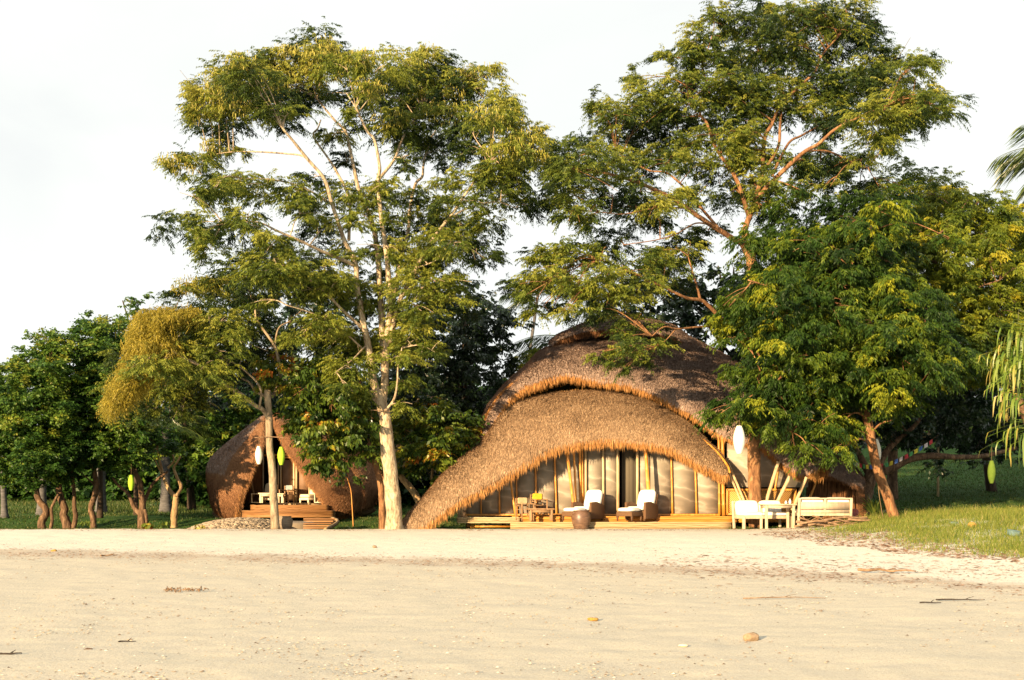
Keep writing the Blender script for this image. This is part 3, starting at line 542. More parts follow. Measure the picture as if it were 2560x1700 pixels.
pads(t, r3, .4659, [(560,190,120,45,'P'),(480,220,70,40,'P'),(660,180,90,40,'P'),(700,240,120,60,'D'),(780,170,100,70,'D'),(820,270,110,50,'D'),(620,370,150,60,'D'),(480,500,150,60),(600,460,150,55),(700,480,130,55),(400,560,130,65),(350,620,130,70),(260,720,140,70),(160,790,110,70),(330,760,120,60),(450,660,130,60),(560,560,150,60,'D'),(670,560,110,60),(480,780,90,60),(600,720,110,60),(520,820,90,60),(460,900,50,50),(700,640,90,60),(780,600,100,60,'D'),(740,780,50,50),(300,880,70,35),(850,480,100,60,'D'),(760,420,110,55),(900,560,90,60,'D'),(650,660,130,60,'D'),(400,700,150,60,'D'),(560,660,120,60),(240,640,100,60),(700,380,120,50),(880,380,100,60,'D'),(500,330,120,60,'D')], 1.1)
rng = t.rng   # the golden vine: curtains of thin hanging strands over the outer crown
gp_ = np.array([r3(*q) for q in [(215,350),(330,318),(470,325),(570,330),(560,380),(470,400),(400,430),(450,500),(520,560),(430,600),(340,660),(260,760),(160,850),(60,900),(35,850),(100,700),(160,590),(170,540),(180,450)]])
q = np.stack([rng.uniform(gp_[:, 0].min(), gp_[:, 0].max(), 16000), rng.uniform(gp_[:, 1].min(), gp_[:, 1].max(), 16000)], 1); q = q[in_poly(q, gp_)]
e = edge_d(q, gp_)/35; Dq = 35.9-1.3*np.sqrt(1-(1-np.clip(e, 0, 1))**2)+rng.uniform(-.2, .9, len(q))+(fbm(q[:, 0], q[:, 1], .03, 2)-.5)*1.5
C = Pn(np.column_stack([q, Dq]))
strips(t.pods, C, rng.uniform(.07, .24, len(C)), .022, rng, np.clip(rng.normal(.5, .22, len(C)), 0, 1), 3, .35)
k = rng.integers(0, len(C), 1500)
leaves(t.pods, C[:5200], rng.normal(0, 1, (5200, 3))+[-.3, -.4, .1], rng.uniform(.18, .4, 5200), 6, .07, .022, .7, .8, np.clip(rng.normal(.45, .2, 5200), 0, 1), rng)
strips(t.pods, C[k]+rng.normal(0, .12, (1500, 3)), rng.uniform(.2, .5, 1500), .014, rng, np.clip(rng.normal(.7, .2, 1500), 0, 1), 4, .3)
t.finish(M['feather'], 'gold')

# leaning neem-like tree at the right
t = Tree('leaning_tree', 'dense dark green tree on a slanting reddish trunk at the right of the lawn edge', 'tree', gp(2240, 36.8), M['bark_orange'], 41)
t.trunk([(2240, 1306, 0), (2222, 1250, 0), (2192, 1167, 0), (2180, 1110, 0), (2172, 1060, 0), (2158, 1020, 0), (2146, 978, 0), (2120, 900, 0)], .165, .11, .12)
L_ = t.limb
L_([(2125, 920, 0), (2090, 830, -.4), (2060, 740, -.8), (2110, 690, -1.2), (2160, 600, -1.5), (2165, 545, -1.7)], .09, .02)
L_([(2085, 820, -.4), (2010, 760, -1), (1930, 720, -1.6), (1870, 700, -2)], .06, .02)
L_([(2110, 880, -.2), (2020, 900, -1), (1930, 960, -1.8), (1860, 1000, -2.3)], .06, .02)
L_([(2128, 930, 0), (2200, 860, -.6), (2260, 820, -1), (2330, 830, -1.2)], .06, .02)
L_([(2120, 905, 0), (2080, 970, -1), (2020, 1030, -1.8), (1980, 1080, -2.1)], .04, .015)
L_([(2175, 1085, 0), (2200, 1060, -.3), (2230, 1050, -.6)], .04, .02)
polyC = [r4(*q) for q in [(500,320),(620,290),(720,310),(880,210),(1000,180),(1110,210),(1120,310),(1040,420),(1180,560),(1290,700),(1340,850),(1450,900),(1480,980),(1400,1080),(1180,1180),(1080,1290),(980,1340),(900,1210),(830,1290),(830,1390),(770,1440),(700,1400),(560,1420),(550,1340),(400,1350),(330,1290),(230,1280),(150,1250),(170,1190),(270,1090),(80,1060),(90,1010),(300,1000),(240,880),(180,820),(190,700),(300,620),(290,510),(420,500)]]
t.fill(polyC, 44, 'neem', 2.6, layers=(0, .3, .9), tint=.42, tj=.22, dens=1.2, jit=.75, twig=.5, top_light=.14, avoid=lambda p: (p[:, 1] > 965) & (np.abs(p[:, 0]-(2140+(p[:, 1]-975)*.30)) < 42))
t.fill([(1880, 480), (2240, 470), (2270, 700), (2250, 1000), (2000, 1060), (1850, 900), (1840, 640)], 70, 'neem', 2., layers=(1.0, 1.8), tint=.25, dens=2.2, twig=0)
for q in [(1320,380),(1250,1000),(560,1400),(640,1430),(760,1430),(260,1260),(200,1240),(450,1300),(900,940),(800,720),(830,640),(1080,740),(600,980),(380,680),(500,640),(980,230),(700,1300),(1180,900)]:
    x, y = r4(*q); t.pad(x, y, 34, 22, -2.6, 'neem', rng.uniform(.5, .75), 1.3, depth=36.8, twig=True)
t.finish(M['neem'])

# trees filling the right edge, above and behind the lawn
def simple_tree(name, label, px, D, poly, bark_, leafm, kind_, seed, limbs=(), r=.2, sp=52, R_=2.5, layers=(0, .4, 1.0), tint=.45, tj=.14, dens=1., twig=.2, group=None, spec=None, top_light=.1, trunkpts=None, cat='tree'):
    t = Tree(name, label, cat, gp(px, D), bark_, seed, group)
    ys_ = [p[1] for p in poly]; by = HY-(t.base[2]-EYE)/D*F; cy = (min(ys_)+max(ys_))/2; cx = sum(p[0] for p in poly)/len(poly)
    t.trunk(trunkpts or [(px, by, 0), (px+(cx-px)*.3, by+(cy-by)*.4, 0), (cx, cy, 0), (cx+10, min(ys_)*.6+cy*.4, 0)], r, r*.45, .3)
    for L in limbs: t.limb(*L)
    if not limbs:
        for k in range(5):
            a = t.rng.uniform(-1, 1)*.9; h = (cy-min(ys_))*.8; st = cy+t.rng.uniform(-.1, .5)*abs(cy-by)*.5
            t.limb([(cx, st, 0), (cx+a*h*.5, st-h*.4, t.rng.uniform(-1, 1)), (cx+a*h, st-h*.9, t.rng.uniform(-1.5, 1.5))], r*.4, .03)
    t.fill(poly, sp, kind_, R_, layers=layers, tint=tint, tj=tj, dens=dens, twig=twig, spec=spec, top_light=top_light)
    t.finish(leafm); return t
simple_tree('spreading_tree', 'yellow green tree with small leaves between the leaning tree and the right edge', 2640, 42, [r4(*q) for q in [(1000,420),(1150,150),(1250,110),(1330,130),(1420,110),(1480,180),(1600,160),(1690,260),(1800,300),(1800,1000),(1650,1080),(1500,1130),(1300,1120),(1150,1000),(1080,800),(1030,600)]], M['bark_brown'], M['yneem'], 'yneem', 51, sp=42, dens=1.15, R_=3, layers=(0, .3, .8, 1.5), tint=.52, tj=.2,
    limbs=[([(2640, 1100, 0), (2450, 800, 0), (2330, 640, -.8), (2400, 560, -1.6), (2450, 500, -2)], .13, .03), ([(2400, 850, 0), (2380, 740, -1.4), (2440, 720, -2.4), (2500, 700, -3)], .08, .02), ([(2340, 660, -.6), (2310, 620, -2), (2370, 565, -2.4), (2420, 500, -2.6)], .06, .02)])
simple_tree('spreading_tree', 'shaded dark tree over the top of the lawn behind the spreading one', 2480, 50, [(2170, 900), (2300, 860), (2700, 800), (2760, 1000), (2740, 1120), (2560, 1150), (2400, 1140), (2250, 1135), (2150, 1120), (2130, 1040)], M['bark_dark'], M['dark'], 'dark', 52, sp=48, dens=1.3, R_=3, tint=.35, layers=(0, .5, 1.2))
simple_tree('airy_tree', 'thin airy tree top with fine leaves seen between the two big trees at upper right', 2230, 47, [(2110, 480), (2170, 440), (2200, 400), (2290, 400), (2360, 415), (2400, 470), (2380, 540), (2300, 640), (2240, 700), (2160, 760), (2100, 640)], M['bark_brown'], M['yneem'], 'feather', 53, sp=46, dens=.62, R_=1.6, layers=(0, .8), tint=.35, tj=.1, twig=.6,
    limbs=[([(2230, 900, 0), (2200, 620, 0), (2225, 500, -.3), (2260, 450, -.6)], .1, .02), ([(2205, 640, 0), (2270, 560, -.8), (2330, 510, -1.2)], .05, .02)])
# arching old tree behind the hut's right end
t = Tree('arching_tree', 'old dark tree whose low limb arches over the lawn with flags strung along it', 'tree', gp(2158, 41.5), M['bark_brown'], 54)
t.trunk([(2158, 1300, 0), (2160, 1250, 0), (2172, 1205, 0), (2193, 1174, 0)], .32, .22, .2)
t.limb([(2185, 1185, 0), (2226, 1171, 0), (2264, 1150, .1), (2300, 1142, .2), (2345, 1140, .3), (2392, 1143, .4), (2460, 1140, .6), (2540, 1120, 1)], .20, .07)
t.limb([(2193, 1172, 0), (2215, 1130, .2), (2245, 1100, .4), (2290, 1060, .8), (2330, 1000, 1)], .15, .05)
t.limb([(2178, 1195, 0), (2150, 1140, .3), (2120, 1080, .5), (2080, 1000, .8)], .16, .05)
t.fill([(1990, 950), (2150, 900), (2350, 880), (2480, 960), (2480, 1080), (2380, 1110), (2200, 1120), (2050, 1130), (1990, 1080)], 48, 'dark', 2.2, layers=(.2, .8, 1.4), depth=43, tint=.3, dens=1.2)
for x, y, rr in [(2325, 1162, 12), (2345, 1165, 14), (2352, 1185, 10), (2410, 1158, 14), (2440, 1156, 14), (2350, 1150, 12)]: t.pad(x, y, rr, rr*.7, 0, 'dark', .3, .5, depth=41.5, twig=None)
t.finish(M['dark'])

# ------------------------------------------------------------ left grove, mango tree, dark backing trees
G = 'small broad-leaved trees of the left grove'
def grove(label, px, stems, poly, seed, D=37.6, leafm='green', kind_='green', **k):
    t = Tree('grove_tree', label, 'tree', gp(px, D), M[k.pop('bark', 'bark_brown')], seed, G)
    for i, (pts, r0, r1) in enumerate(stems):
        r0 *= D/38.; r1 *= D/38.
        if i == 0: t.trunk([(x, y, 0) for x, y in pts], r0, r1, .3, 22)
        else: t.limb([(x, y, (i % 3-1)*.35*(j > 0)) for j, (x, y) in enumerate(pts)], r0, r1)
    t.fill(poly, k.pop('sp', 38), kind_, k.pop('R', 2.2), layers=k.pop('layers', (0, .3, .8, 1.4)), depth=k.pop('depth', None), tint=k.pop('tint', .54), tj=.15, dens=k.pop('dens', 1.6), twig=.25, top_light=.25, **k)
    t.finish(M[leafm]); return t
Z = lambda *q: [z4(*p) for p in q]
grove('dark green grove tree at the far left edge with crooked twin stems', 107, [(Z((270,1530),(262,1480),(290,1430),(285,1390),(250,1350),(230,1290),(225,1200),(220,1100)), .125, .08), (Z((318,1530),(330,1470),(325,1400),(345,1350),(370,1300)), .06, .04), (Z((235,1300),(180,1200),(120,1100)), .06, .03)],
      Z((-120,480),(0,470),(60,450),(110,480),(120,390),(230,340),(270,290),(370,260),(440,330),(480,470),(500,700),(480,1000),(470,1130),(380,1260),(250,1270),(180,1290),(100,1270),(20,1200),(-60,1180),(-120,900)), 61, D=46, R=2.8)
grove('grove tree with two converging tan stems, second from the left edge', 172, [(Z((430,1530),(415,1470),(400,1430),(410,1400),(385,1330),(370,1250),(375,1150),(380,1000)), .14, .09), (Z((462,1530),(478,1450),(470,1380),(468,1280),(455,1190),(460,1080)), .085, .05)],
      Z((300,700),(420,560),(520,640),(560,800),(570,950),(560,1100),(480,1190),(380,1240),(320,1180),(300,950)), 62, D=46.3, tint=.45)
grove('slim grove tree with one knotty orange stem, third from the left edge', 233, [(Z((590,1530),(590,1460),(575,1390),(598,1320),(608,1250),(600,1180),(580,1100)), .10, .075), (Z((602,1250),(560,1210),(490,1150)), .03, .02)],
      Z((440,330),(500,180),(580,160),(640,190),(680,120),(730,170),(780,230),(800,380),(780,560),(700,700),(560,720),(470,620)), 63, D=46.6, tint=.5, R=2.2)
grove('branching grove tree that carries the lime green lantern', 355, D=46.6, stems= [(Z((890,1535),(897,1440),(902,1370),(893,1290),(880,1220),(855,1170),(825,1140),(770,1105),(700,1070)), .125, .05), (Z((895,1440),(850,1390),(825,1330),(800,1290),(750,1250),(710,1200)), .085, .04), (Z((905,1370),(930,1310),(965,1240),(1010,1200),(1060,1160)), .07, .04), (Z((925,1535),(928,1470),(915,1400)), .06, .05), (Z((830,1150),(770,1000),(740,900)), .05, .03)],
      poly=Z((530,560),(650,450),(740,440),(760,520),(900,760),(960,900),(960,1150),(880,1090),(820,1190),(740,1130),(660,1170),(580,1160),(520,1080),(480,880),(500,700)), seed=64, tint=.5)
grove('forked grove tree with pale twisted stem nearest the small hut', 434, D=47.3, stems= [(Z((1098,1535),(1100,1450),(1108,1380),(1112,1320)), .115, .09), (Z((1110,1325),(1070,1275),(1040,1210),(1020,1140),(1000,1050),(990,960)), .075, .035), (Z((1112,1320),(1145,1260),(1120,1200),(1100,1140),(1120,1100),(1145,1060)), .065, .03), (Z((1035,1200),(990,1110),(940,1010)), .035, .02), (Z((1060,1140),(1100,1090),(1080,1040),(1030,1000)), .04, .02)],
      poly=Z((760,760),(900,800),(1060,820),(1180,900),(1220,1000),(1190,1130),(1090,1100),(1040,1160),(960,1190),(880,1130),(840,1000),(760,960)), seed=65, bark='bark_tan', tint=.5, dens=.8, R=1.2, layers=(0, .8))
simple_tree('tall_tree', 'tallest bright green tree top rising at the back of the left grove', 340, 53, [z4(*q) for q in [(740,420),(740,190),(800,150),(800,60),(880,20),(930,50),(940,140),(1000,300),(1050,600),(900,800),(760,700)]], M['bark_dark'], M['green'], 'green', 66, r=.1, sp=34, dens=.9, R_=1.8, tint=.62, layers=(0, .8))
simple_tree('tall_tree', 'bright green bushy tree behind the grove, under the tallest one', 250, 50, [z4(*q) for q in [(430,300),(500,170),(590,150),(640,200),(660,120),(710,110),(760,200),(790,260),(810,500),(780,750),(600,800),(480,600)]], M['bark_dark'], M['green'], 'green', 67, r=.12, sp=38, dens=1., R_=1.8, tint=.6, layers=(0, .8))

# glossy broad-leaved tree hiding the small hut's right side
t = Tree('broadleaf_tree', 'glossy broad-leaved tree with drooping yellowish leaves hiding the small hut', 'tree', gp(957, 38.6), M['bark_orange'], 71)
t.trunk([(957, 1312, 0), (955, 1250, 0), (948, 1195, 0), (925, 1120, 0), (890, 1040, 0), (850, 960, 0)], .12, .07, .2)
t.limb([(930, 1130, 0), (880, 1060, -.4), (820, 1000, -.8), (760, 950, -1.2), (720, 920, -1.4)], .06, .02)
t.limb([(890, 1040, 0), (900, 960, -.5), (880, 900, -.9)], .05, .02)
t.fill([r3(*q) for q in [(880,640),(940,580),(1020,560),(1060,620),(1180,580),(1300,590),(1400,680),(1500,820),(1520,950),(1530,1080),(1520,1180),(1480,1210),(1420,1140),(1380,1160),(1300,1150),(1230,1230),(1180,1240),(1130,1180),(1100,1100),(1050,1020),(1000,970),(1010,850),(1040,760),(960,740),(900,750)]], 36, 'broad', 2.0, depth=38.6, layers=(0, .25, .6), tint=.5, tj=.16, dens=1.15, twig=.4)
t.finish(M['broad'])
t = Tree('broadleaf_tree', 'dark glossy tree with curved bare stem between the cream trunk and the big roof', 'tree', gp(1062, 41), M['bark_tan'], 72)
t.trunk([(1062, 1318, 0), (1052, 1268, 0), (1040, 1240, 0), (1023, 1215, 0), (1003, 1192, 0), (990, 1150, 0), (1010, 1080, 0), (1040, 1020, 0)], .14, .09, .1)
t.limb([(1085, 1280, .1), (1080, 1200, .1), (1085, 1120, .1), (1090, 1050, .2)], .06, .03)
t.fill([r3(*q) for q in [(1560,900),(1640,800),(1800,760),(1980,830),(2060,930),(2070,1050),(2000,1120),(1900,1200),(1850,1230),(1790,1290),(1740,1200),(1640,1240),(1600,1130),(1590,1000)]], 40, 'dark', 2.0, depth=40.5, layers=(0, .3, .8), tint=.5, tj=.18, dens=1.2, twig=.3)
t.finish(M['broad'])
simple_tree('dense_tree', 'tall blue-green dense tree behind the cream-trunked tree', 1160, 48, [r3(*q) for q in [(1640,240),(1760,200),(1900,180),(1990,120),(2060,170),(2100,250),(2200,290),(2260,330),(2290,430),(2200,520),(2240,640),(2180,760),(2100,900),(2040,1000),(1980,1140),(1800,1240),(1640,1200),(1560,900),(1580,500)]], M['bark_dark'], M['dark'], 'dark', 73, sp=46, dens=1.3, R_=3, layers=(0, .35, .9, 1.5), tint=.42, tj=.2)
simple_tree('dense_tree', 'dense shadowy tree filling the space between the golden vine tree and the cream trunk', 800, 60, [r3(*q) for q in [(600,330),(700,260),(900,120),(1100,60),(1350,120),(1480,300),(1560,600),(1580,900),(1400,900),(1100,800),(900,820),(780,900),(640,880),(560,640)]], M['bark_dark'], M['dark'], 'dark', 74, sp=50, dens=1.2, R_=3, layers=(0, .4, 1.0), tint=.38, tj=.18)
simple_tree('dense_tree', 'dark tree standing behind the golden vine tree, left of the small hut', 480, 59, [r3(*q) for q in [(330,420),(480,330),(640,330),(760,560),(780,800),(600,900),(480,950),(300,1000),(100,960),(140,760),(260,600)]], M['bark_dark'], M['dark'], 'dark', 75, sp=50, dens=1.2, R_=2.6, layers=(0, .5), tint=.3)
simple_tree('bushy_tree', 'mid green bushy tree in sunlight behind the small hut', 560, 60, [r3(*q) for q in [(420,880),(560,800),(700,830),(900,800),(960,900),(880,1080),(760,1240),(620,1320),(480,1300),(420,1200)]], M['bark_dark'], M['green'], 'far', 76, sp=44, dens=1.2, R_=2.6, layers=(0, .5), tint=.55)
simple_tree('bushy_tree', 'yellow green bush peeping out beside the upper left slope of the big roof', 1330, 49, [(1270, 905), (1300, 870), (1340, 850), (1400, 850), (1430, 880), (1420, 960), (1330, 980), (1280, 950)], M['bark_brown'], M['yneem'], 'yneem', 77, sp=36, dens=1.2, R_=1.5, layers=(0, .6), tint=.6)
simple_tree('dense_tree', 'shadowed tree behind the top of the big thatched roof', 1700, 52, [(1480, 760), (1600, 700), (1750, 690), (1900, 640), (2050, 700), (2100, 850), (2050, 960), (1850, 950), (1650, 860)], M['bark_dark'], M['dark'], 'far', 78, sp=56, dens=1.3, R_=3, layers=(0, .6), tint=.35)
# far band of woodland
mb = MB(); rng = np.random.default_rng(5)
def band(x0, x1, D, top, bot, n, tint):
    for i in range(n):
        px = rng.uniform(x0, x1); tp = top(px)+14*rng.normal(); py = rng.uniform(tp, bot)
        pad_leaves(mb, P(px, py, D+rng.uniform(-2, 5)), 1.5, 1.5, 1.0, SPEC['vfar'], tint+rng.normal(0, .12), rng, 1.6)
band(-250, 1250, 78, lambda x: 1110+30*math.sin(x*.012), 1250, 1100, .35)
band(430, 1250, 66, lambda x: 960, 1290, 620, .22)
band(1900, 2900, 82, lambda x: 1040+20*math.sin(x*.02), 1150, 520, .3)
kind(mb.build('woodland', M['green']), 'stuff', 'far dark green woodland behind the trees')
# coconut palm stems behind the grove
def palm_stem(px, D, r, top, label, lean=0):
    b = gp(px, D); o = thing('palm_tree', label, 'palm tree', b, 0, 'grey palm stems behind the grove')
    mb = MB(); n = 40; t = np.linspace(0, 1, n); by = HY-(b[2]-EYE)/D*F
    pts = Pn([(px+lean*s, by+(top-by)*s, D) for s in t]); pts[0, 2] -= .15
    tube(mb, pts, (r*(.62+.4*np.exp(-t*9)))*(1+.04*np.sin(np.arange(n)*2.6)), 12); mb.build('trunk', M['palmbark'], o, smooth=True, off=b)
    mc = MB(); rg = np.random.default_rng(int(px)); c = pts[-1]
    for i in range(14):
        a = i*2.4; frond(mc, c, (math.cos(a), math.sin(a), rg.uniform(.1, .9)), rg.uniform(2.4, 3.2), 34, .55, .035, rg)
    mc.build('crown', M['palm'], o, off=b)
def frond(mb, base, d, Ln, n, ll, lw, rng, droop=.45, hang=.6, tint=.5, rach=.022):
    d = unit(np.array(d, float)); t = np.linspace(0, 1, 14)[:, None]; c = np.asarray(base)+d*Ln*t+np.array([0, 0, -1.])*droop*Ln*t*t
    tube(mb, c, np.linspace(rach, .006, 14), 4, cap=False, tint=min(tint+.25, 1))
    ts = np.linspace(.1, 1, n); pos = np.stack([np.interp(ts, t[:, 0], c[:, i]) for i in range(3)], 1)
    tan = unit(d+np.array([0, 0, -1.])*2*droop*ts[:, None]); side = unit(np.cross(tan, [0, 0, 1.]))
    for s in (-1, 1):
        ld = unit(side*s*.8+tan*.75+np.array([0, 0, -hang])+rng.normal(0, .10, (n, 3))); ln = (ll*(.45+1.0*np.sin(np.pi*np.clip(ts*.92+.06, 0, 1))**.7)*rng.uniform(.85, 1.1, n))[:, None]
        wv = unit(np.cross(ld, tan))*lw/2; m = pos+ld*ln*.4+[0, 0, -.02]; e = pos+ld*ln+np.array([0, 0, -1.])*ln*.22
        T = np.repeat(np.clip(tint+rng.normal(0, .1, n), 0, 1), 4)
        mb.add(np.stack([pos, m+wv, e, m-wv], 1).reshape(-1, 3), np.arange(4*n).reshape(-1, 4), tint=T)
M['palmbark'] = mat('grey_palm_bark', [(.3, (.06, .058, .058)), (.7, (.15, .145, .145))], 3, 7, .9, .1, .7, (1, 1, 5), dist=.03)
palm_stem(253, 56, .34, 1090, 'grey flared palm trunk seen between the middle grove stems')
palm_stem(414, 57, .36, 1070, 'grey flared palm trunk seen just left of the pale forked stem')
palm_stem(105, 53, .30, 1100, 'shaded flared palm trunk seen behind the leftmost grove stems')
palm_stem(12, 50, .18, 1050, 'dark thin palm trunk at the left edge of the picture', -12)
# palms behind the big hut and at the right edge
def palm(name, label, px, py, D, fr, Ln, ll, seed, mtl='palm', nl=46, tint=.4, r=.16, bx=None):
    b = gp(bx or px, D); o = thing(name, label, 'palm tree', b); mb = MB(); c = P(px, py, D); rg = np.random.default_rng(seed)
    tube(mb, catmull([b-[0, 0, .2], b+[.2, 0, (c-b)[2]*.5], c], 24), np.linspace(r*1.3, r, 24), 10); mb.build('trunk', M['palmbark'], o, smooth=True, off=b)
    mc = MB()
    for a, e in fr: frond(mc, c, (math.cos(R(a))*math.cos(R(e)), -.35+rg.uniform(-.3, .3), math.sin(R(e))), Ln*rg.uniform(.9, 1.1), nl, ll, .05, rg, .42, .55, tint, .03)
    mc.build('crown', M[mtl], o, off=b); return o
palm('coconut_palm', 'coconut palm crown cut by the right edge above the trees', 2668, 385, 46, [(180, 55), (180, 30), (180, 5), (180, -18), (180, -35), (170, 70), (200, 42), (190, 14), (0, 40), (0, 0), (90, 60), (175, 18), (185, 62)], 3.1, .9, 3, tint=.55)
palm('coconut_palm', 'small palm whose fronds poke up between the two tall feathery trees', 1345, 735, 60, [(180, 50), (170, 75), (190, 20), (0, 55), (0, 20), (180, -10)], 2.2, .7, 4, tint=.3, bx=1300, r=.08)
palm('coconut_palm', 'palm with long arched frond beside the peak of the big roof', 1430, 850, 50, [(180, 20), (180, 5), (0, 50), (20, 75)], 2.6, .7, 5, 'broad', tint=.15, bx=1520)
palm('coconut_palm', 'palm with a ripe orange frond at the right edge', 2640, 700, 41, [(180, 30), (180, 5), (180, 50), (0, 30)], 1.5, .5, 6, 'gold', tint=.5)
# strap-leaved pandanus drooping in at the right edge
b = gp(2690, 33); o = thing('pandanus', 'bright strap-leaved pandanus drooping into the right edge of the picture', 'plant', b)
mb = MB(); rg = np.random.default_rng(8); top = P(2690, 900, 33)
tube(mb, catmull([b-[0, 0, .1], b+[.1, 0, 2], top], 16), np.linspace(.12, .09, 16), 10); mb.build('trunk', M['bark_brown'], o, smooth=True, off=b)
for (x, y) in [(2600, 960), (2620, 1080), (2580, 880)]:
    pass
mc = MB()
def strap(mb, p, d, Ln, w, bend, tint, n=9):
    """rises out, folds over at `bend` and hangs straight down"""
    d = unit(np.array(d, float)); pts = [np.array(p, float)]; cur = d.copy()
    for i in range(n):
        if i/n >= bend: cur = unit(cur*.35+np.array([rg.normal(0, .07), rg.normal(0, .07), -1.]))
        else: cur = unit(cur+[0, 0, -.05])
        pts.append(pts[-1]+cur*Ln/n)
    c = np.array(pts); a = rg.uniform(-.8, .8); wv = np.array([math.cos(a), math.sin(a), .15])*.5*w
    ww = np.array([.5]+[1]*(n-3)+[.8, .5, .08])[:, None]; ww = np.interp(np.linspace(0, 1, n+1), np.linspace(0, 1, len(ww)), ww[:, 0])[:, None]
    V = np.concatenate([c-wv*ww, c+wv*ww]); m = n+1
    mb.add(V, [(i, i+1, m+i+1, m+i) for i in range(n)], tint=np.concatenate([np.linspace(tint, min(tint+.35, 1), m)]*2))
for (x, y, n) in [(2610, 830, 40), (2590, 910, 50), (2595, 990, 50), (2605, 1060, 40), (2600, 880, 40)]:
    for i in range(n):
        a = rg.uniform(0, 2*np.pi); dl = rg.uniform(-.35, .6)
        strap(mc, P(x+rg.normal(0, 6), y+rg.normal(0, 14), 33+rg.normal(0, .2)), (-abs(math.cos(a))*1.2-.2 if rg.uniform() < .85 else math.cos(a), math.sin(a)*.8, dl), rg.uniform(1.0, 2.0), .06, rg.uniform(.35, .85), np.clip(rg.normal(.42, .18), 0, 1))
mc.build('crown', M['pandan'], o, off=b)

# ------------------------------------------------------------ thatched roofs
def loft(S, E, nu, nv, bul):
    """S, E: (px, py, D) lists of equal length; surface from S (v=0) to E (v=1), bulged outwards"""
    S = catmull(Pn(S), nu); E = catmull(Pn(E), nu); v = np.linspace(0, 1, nv)[None, :, None]
    b = np.array(bul, float); u = np.linspace(0, 1, nu)
    env = (np.sin(np.pi*u)**.5)[:, None, None]
    return S[:, None]*(1-v)+E[:, None]*v+b*(4*v*(1-v))**.8*env
def gsample(G, fu, fv):
    a, b = G.shape[:2]; i = np.minimum((fu*(a-1)).astype(int), a-2); j = np.minimum((fv*(b-1)).astype(int), b-2)
    x = (fu*(a-1)-i)[:, None]; y = (fv*(b-1)-j)[:, None]
    p = G[i, j]*(1-x)*(1-y)+G[i+1, j]*x*(1-y)+G[i, j+1]*(1-x)*y+G[i+1, j+1]*x*y
    du = unit((G[i+1, j]-G[i, j])*(1-y)+(G[i+1, j+1]-G[i, j+1])*y); dv = unit((G[i, j+1]-G[i, j])*(1-x)+(G[i+1, j+1]-G[i+1, j])*x)
    return p, du, dv
def cells(G, n, rng, v0=0, v1=1):
    A = np.linalg.norm(np.cross(G[1:, :-1]-G[:-1, :-1], G[:-1, 1:]-G[:-1, :-1]), axis=2); nb = A.shape[1]
    A = A.copy(); A[:, :int(v0*nb)] = 0
    pr = A.ravel()/A.sum(); k = rng.choice(A.size, n, p=pr); i, j = np.divmod(k, nb)
    return (i+rng.uniform(0, 1, n))/A.shape[0], (j+rng.uniform(0, 1, n))/nb
def outward(du, dv, ref):
    nr = unit(np.cross(du, dv)); s = np.sign(nr@np.asarray(ref, float)); s[s == 0] = 1; return nr*s[:, None]
def strands(mb, G, n, Ln, w, lift, rng, ref=(0, -1, .6), du_mix=0., tint=.5, tv=.17, v0=0, down=.0, patch=1.2):
    fu, fv = cells(G, n, rng, v0); p, du, dv = gsample(G, fu, fv); nr = outward(du, dv, ref)
    d = unit(dv+du*(du_mix+rng.normal(0, .22, n))[:, None]+np.array([0, 0, -down])+nr*rng.uniform(0, .10, n)[:, None])
    ln = (Ln*rng.uniform(.6, 1.3, n))[:, None]; sd = unit(np.cross(d, nr)+nr*rng.normal(0, .5, n)[:, None])*w/2
    a = p-nr*.015; m = a+d*ln*.5+nr*(lift*rng.uniform(.3, 1, n))[:, None]; e = a+d*ln+nr*(lift*rng.uniform(.2, 1.5, n))[:, None]
    g = fbm(p[:, 0], p[:, 2]*1.3+p[:, 1], patch, 3, 4)-.5
    T = np.clip(tint+g*.55+rng.normal(0, tv, n), 0, 1)
    mb.add(np.stack([a-sd, a+sd, m+sd*.9, m-sd*.9], 1).reshape(-1, 3), np.arange(4*n).reshape(-1, 4), tint=np.repeat(T, 4))
    mb.add(np.stack([m-sd*.9, m+sd*.9, e], 1).reshape(-1, 3), T=np.arange(3*n).reshape(-1, 3), tint=np.repeat(T, 3))
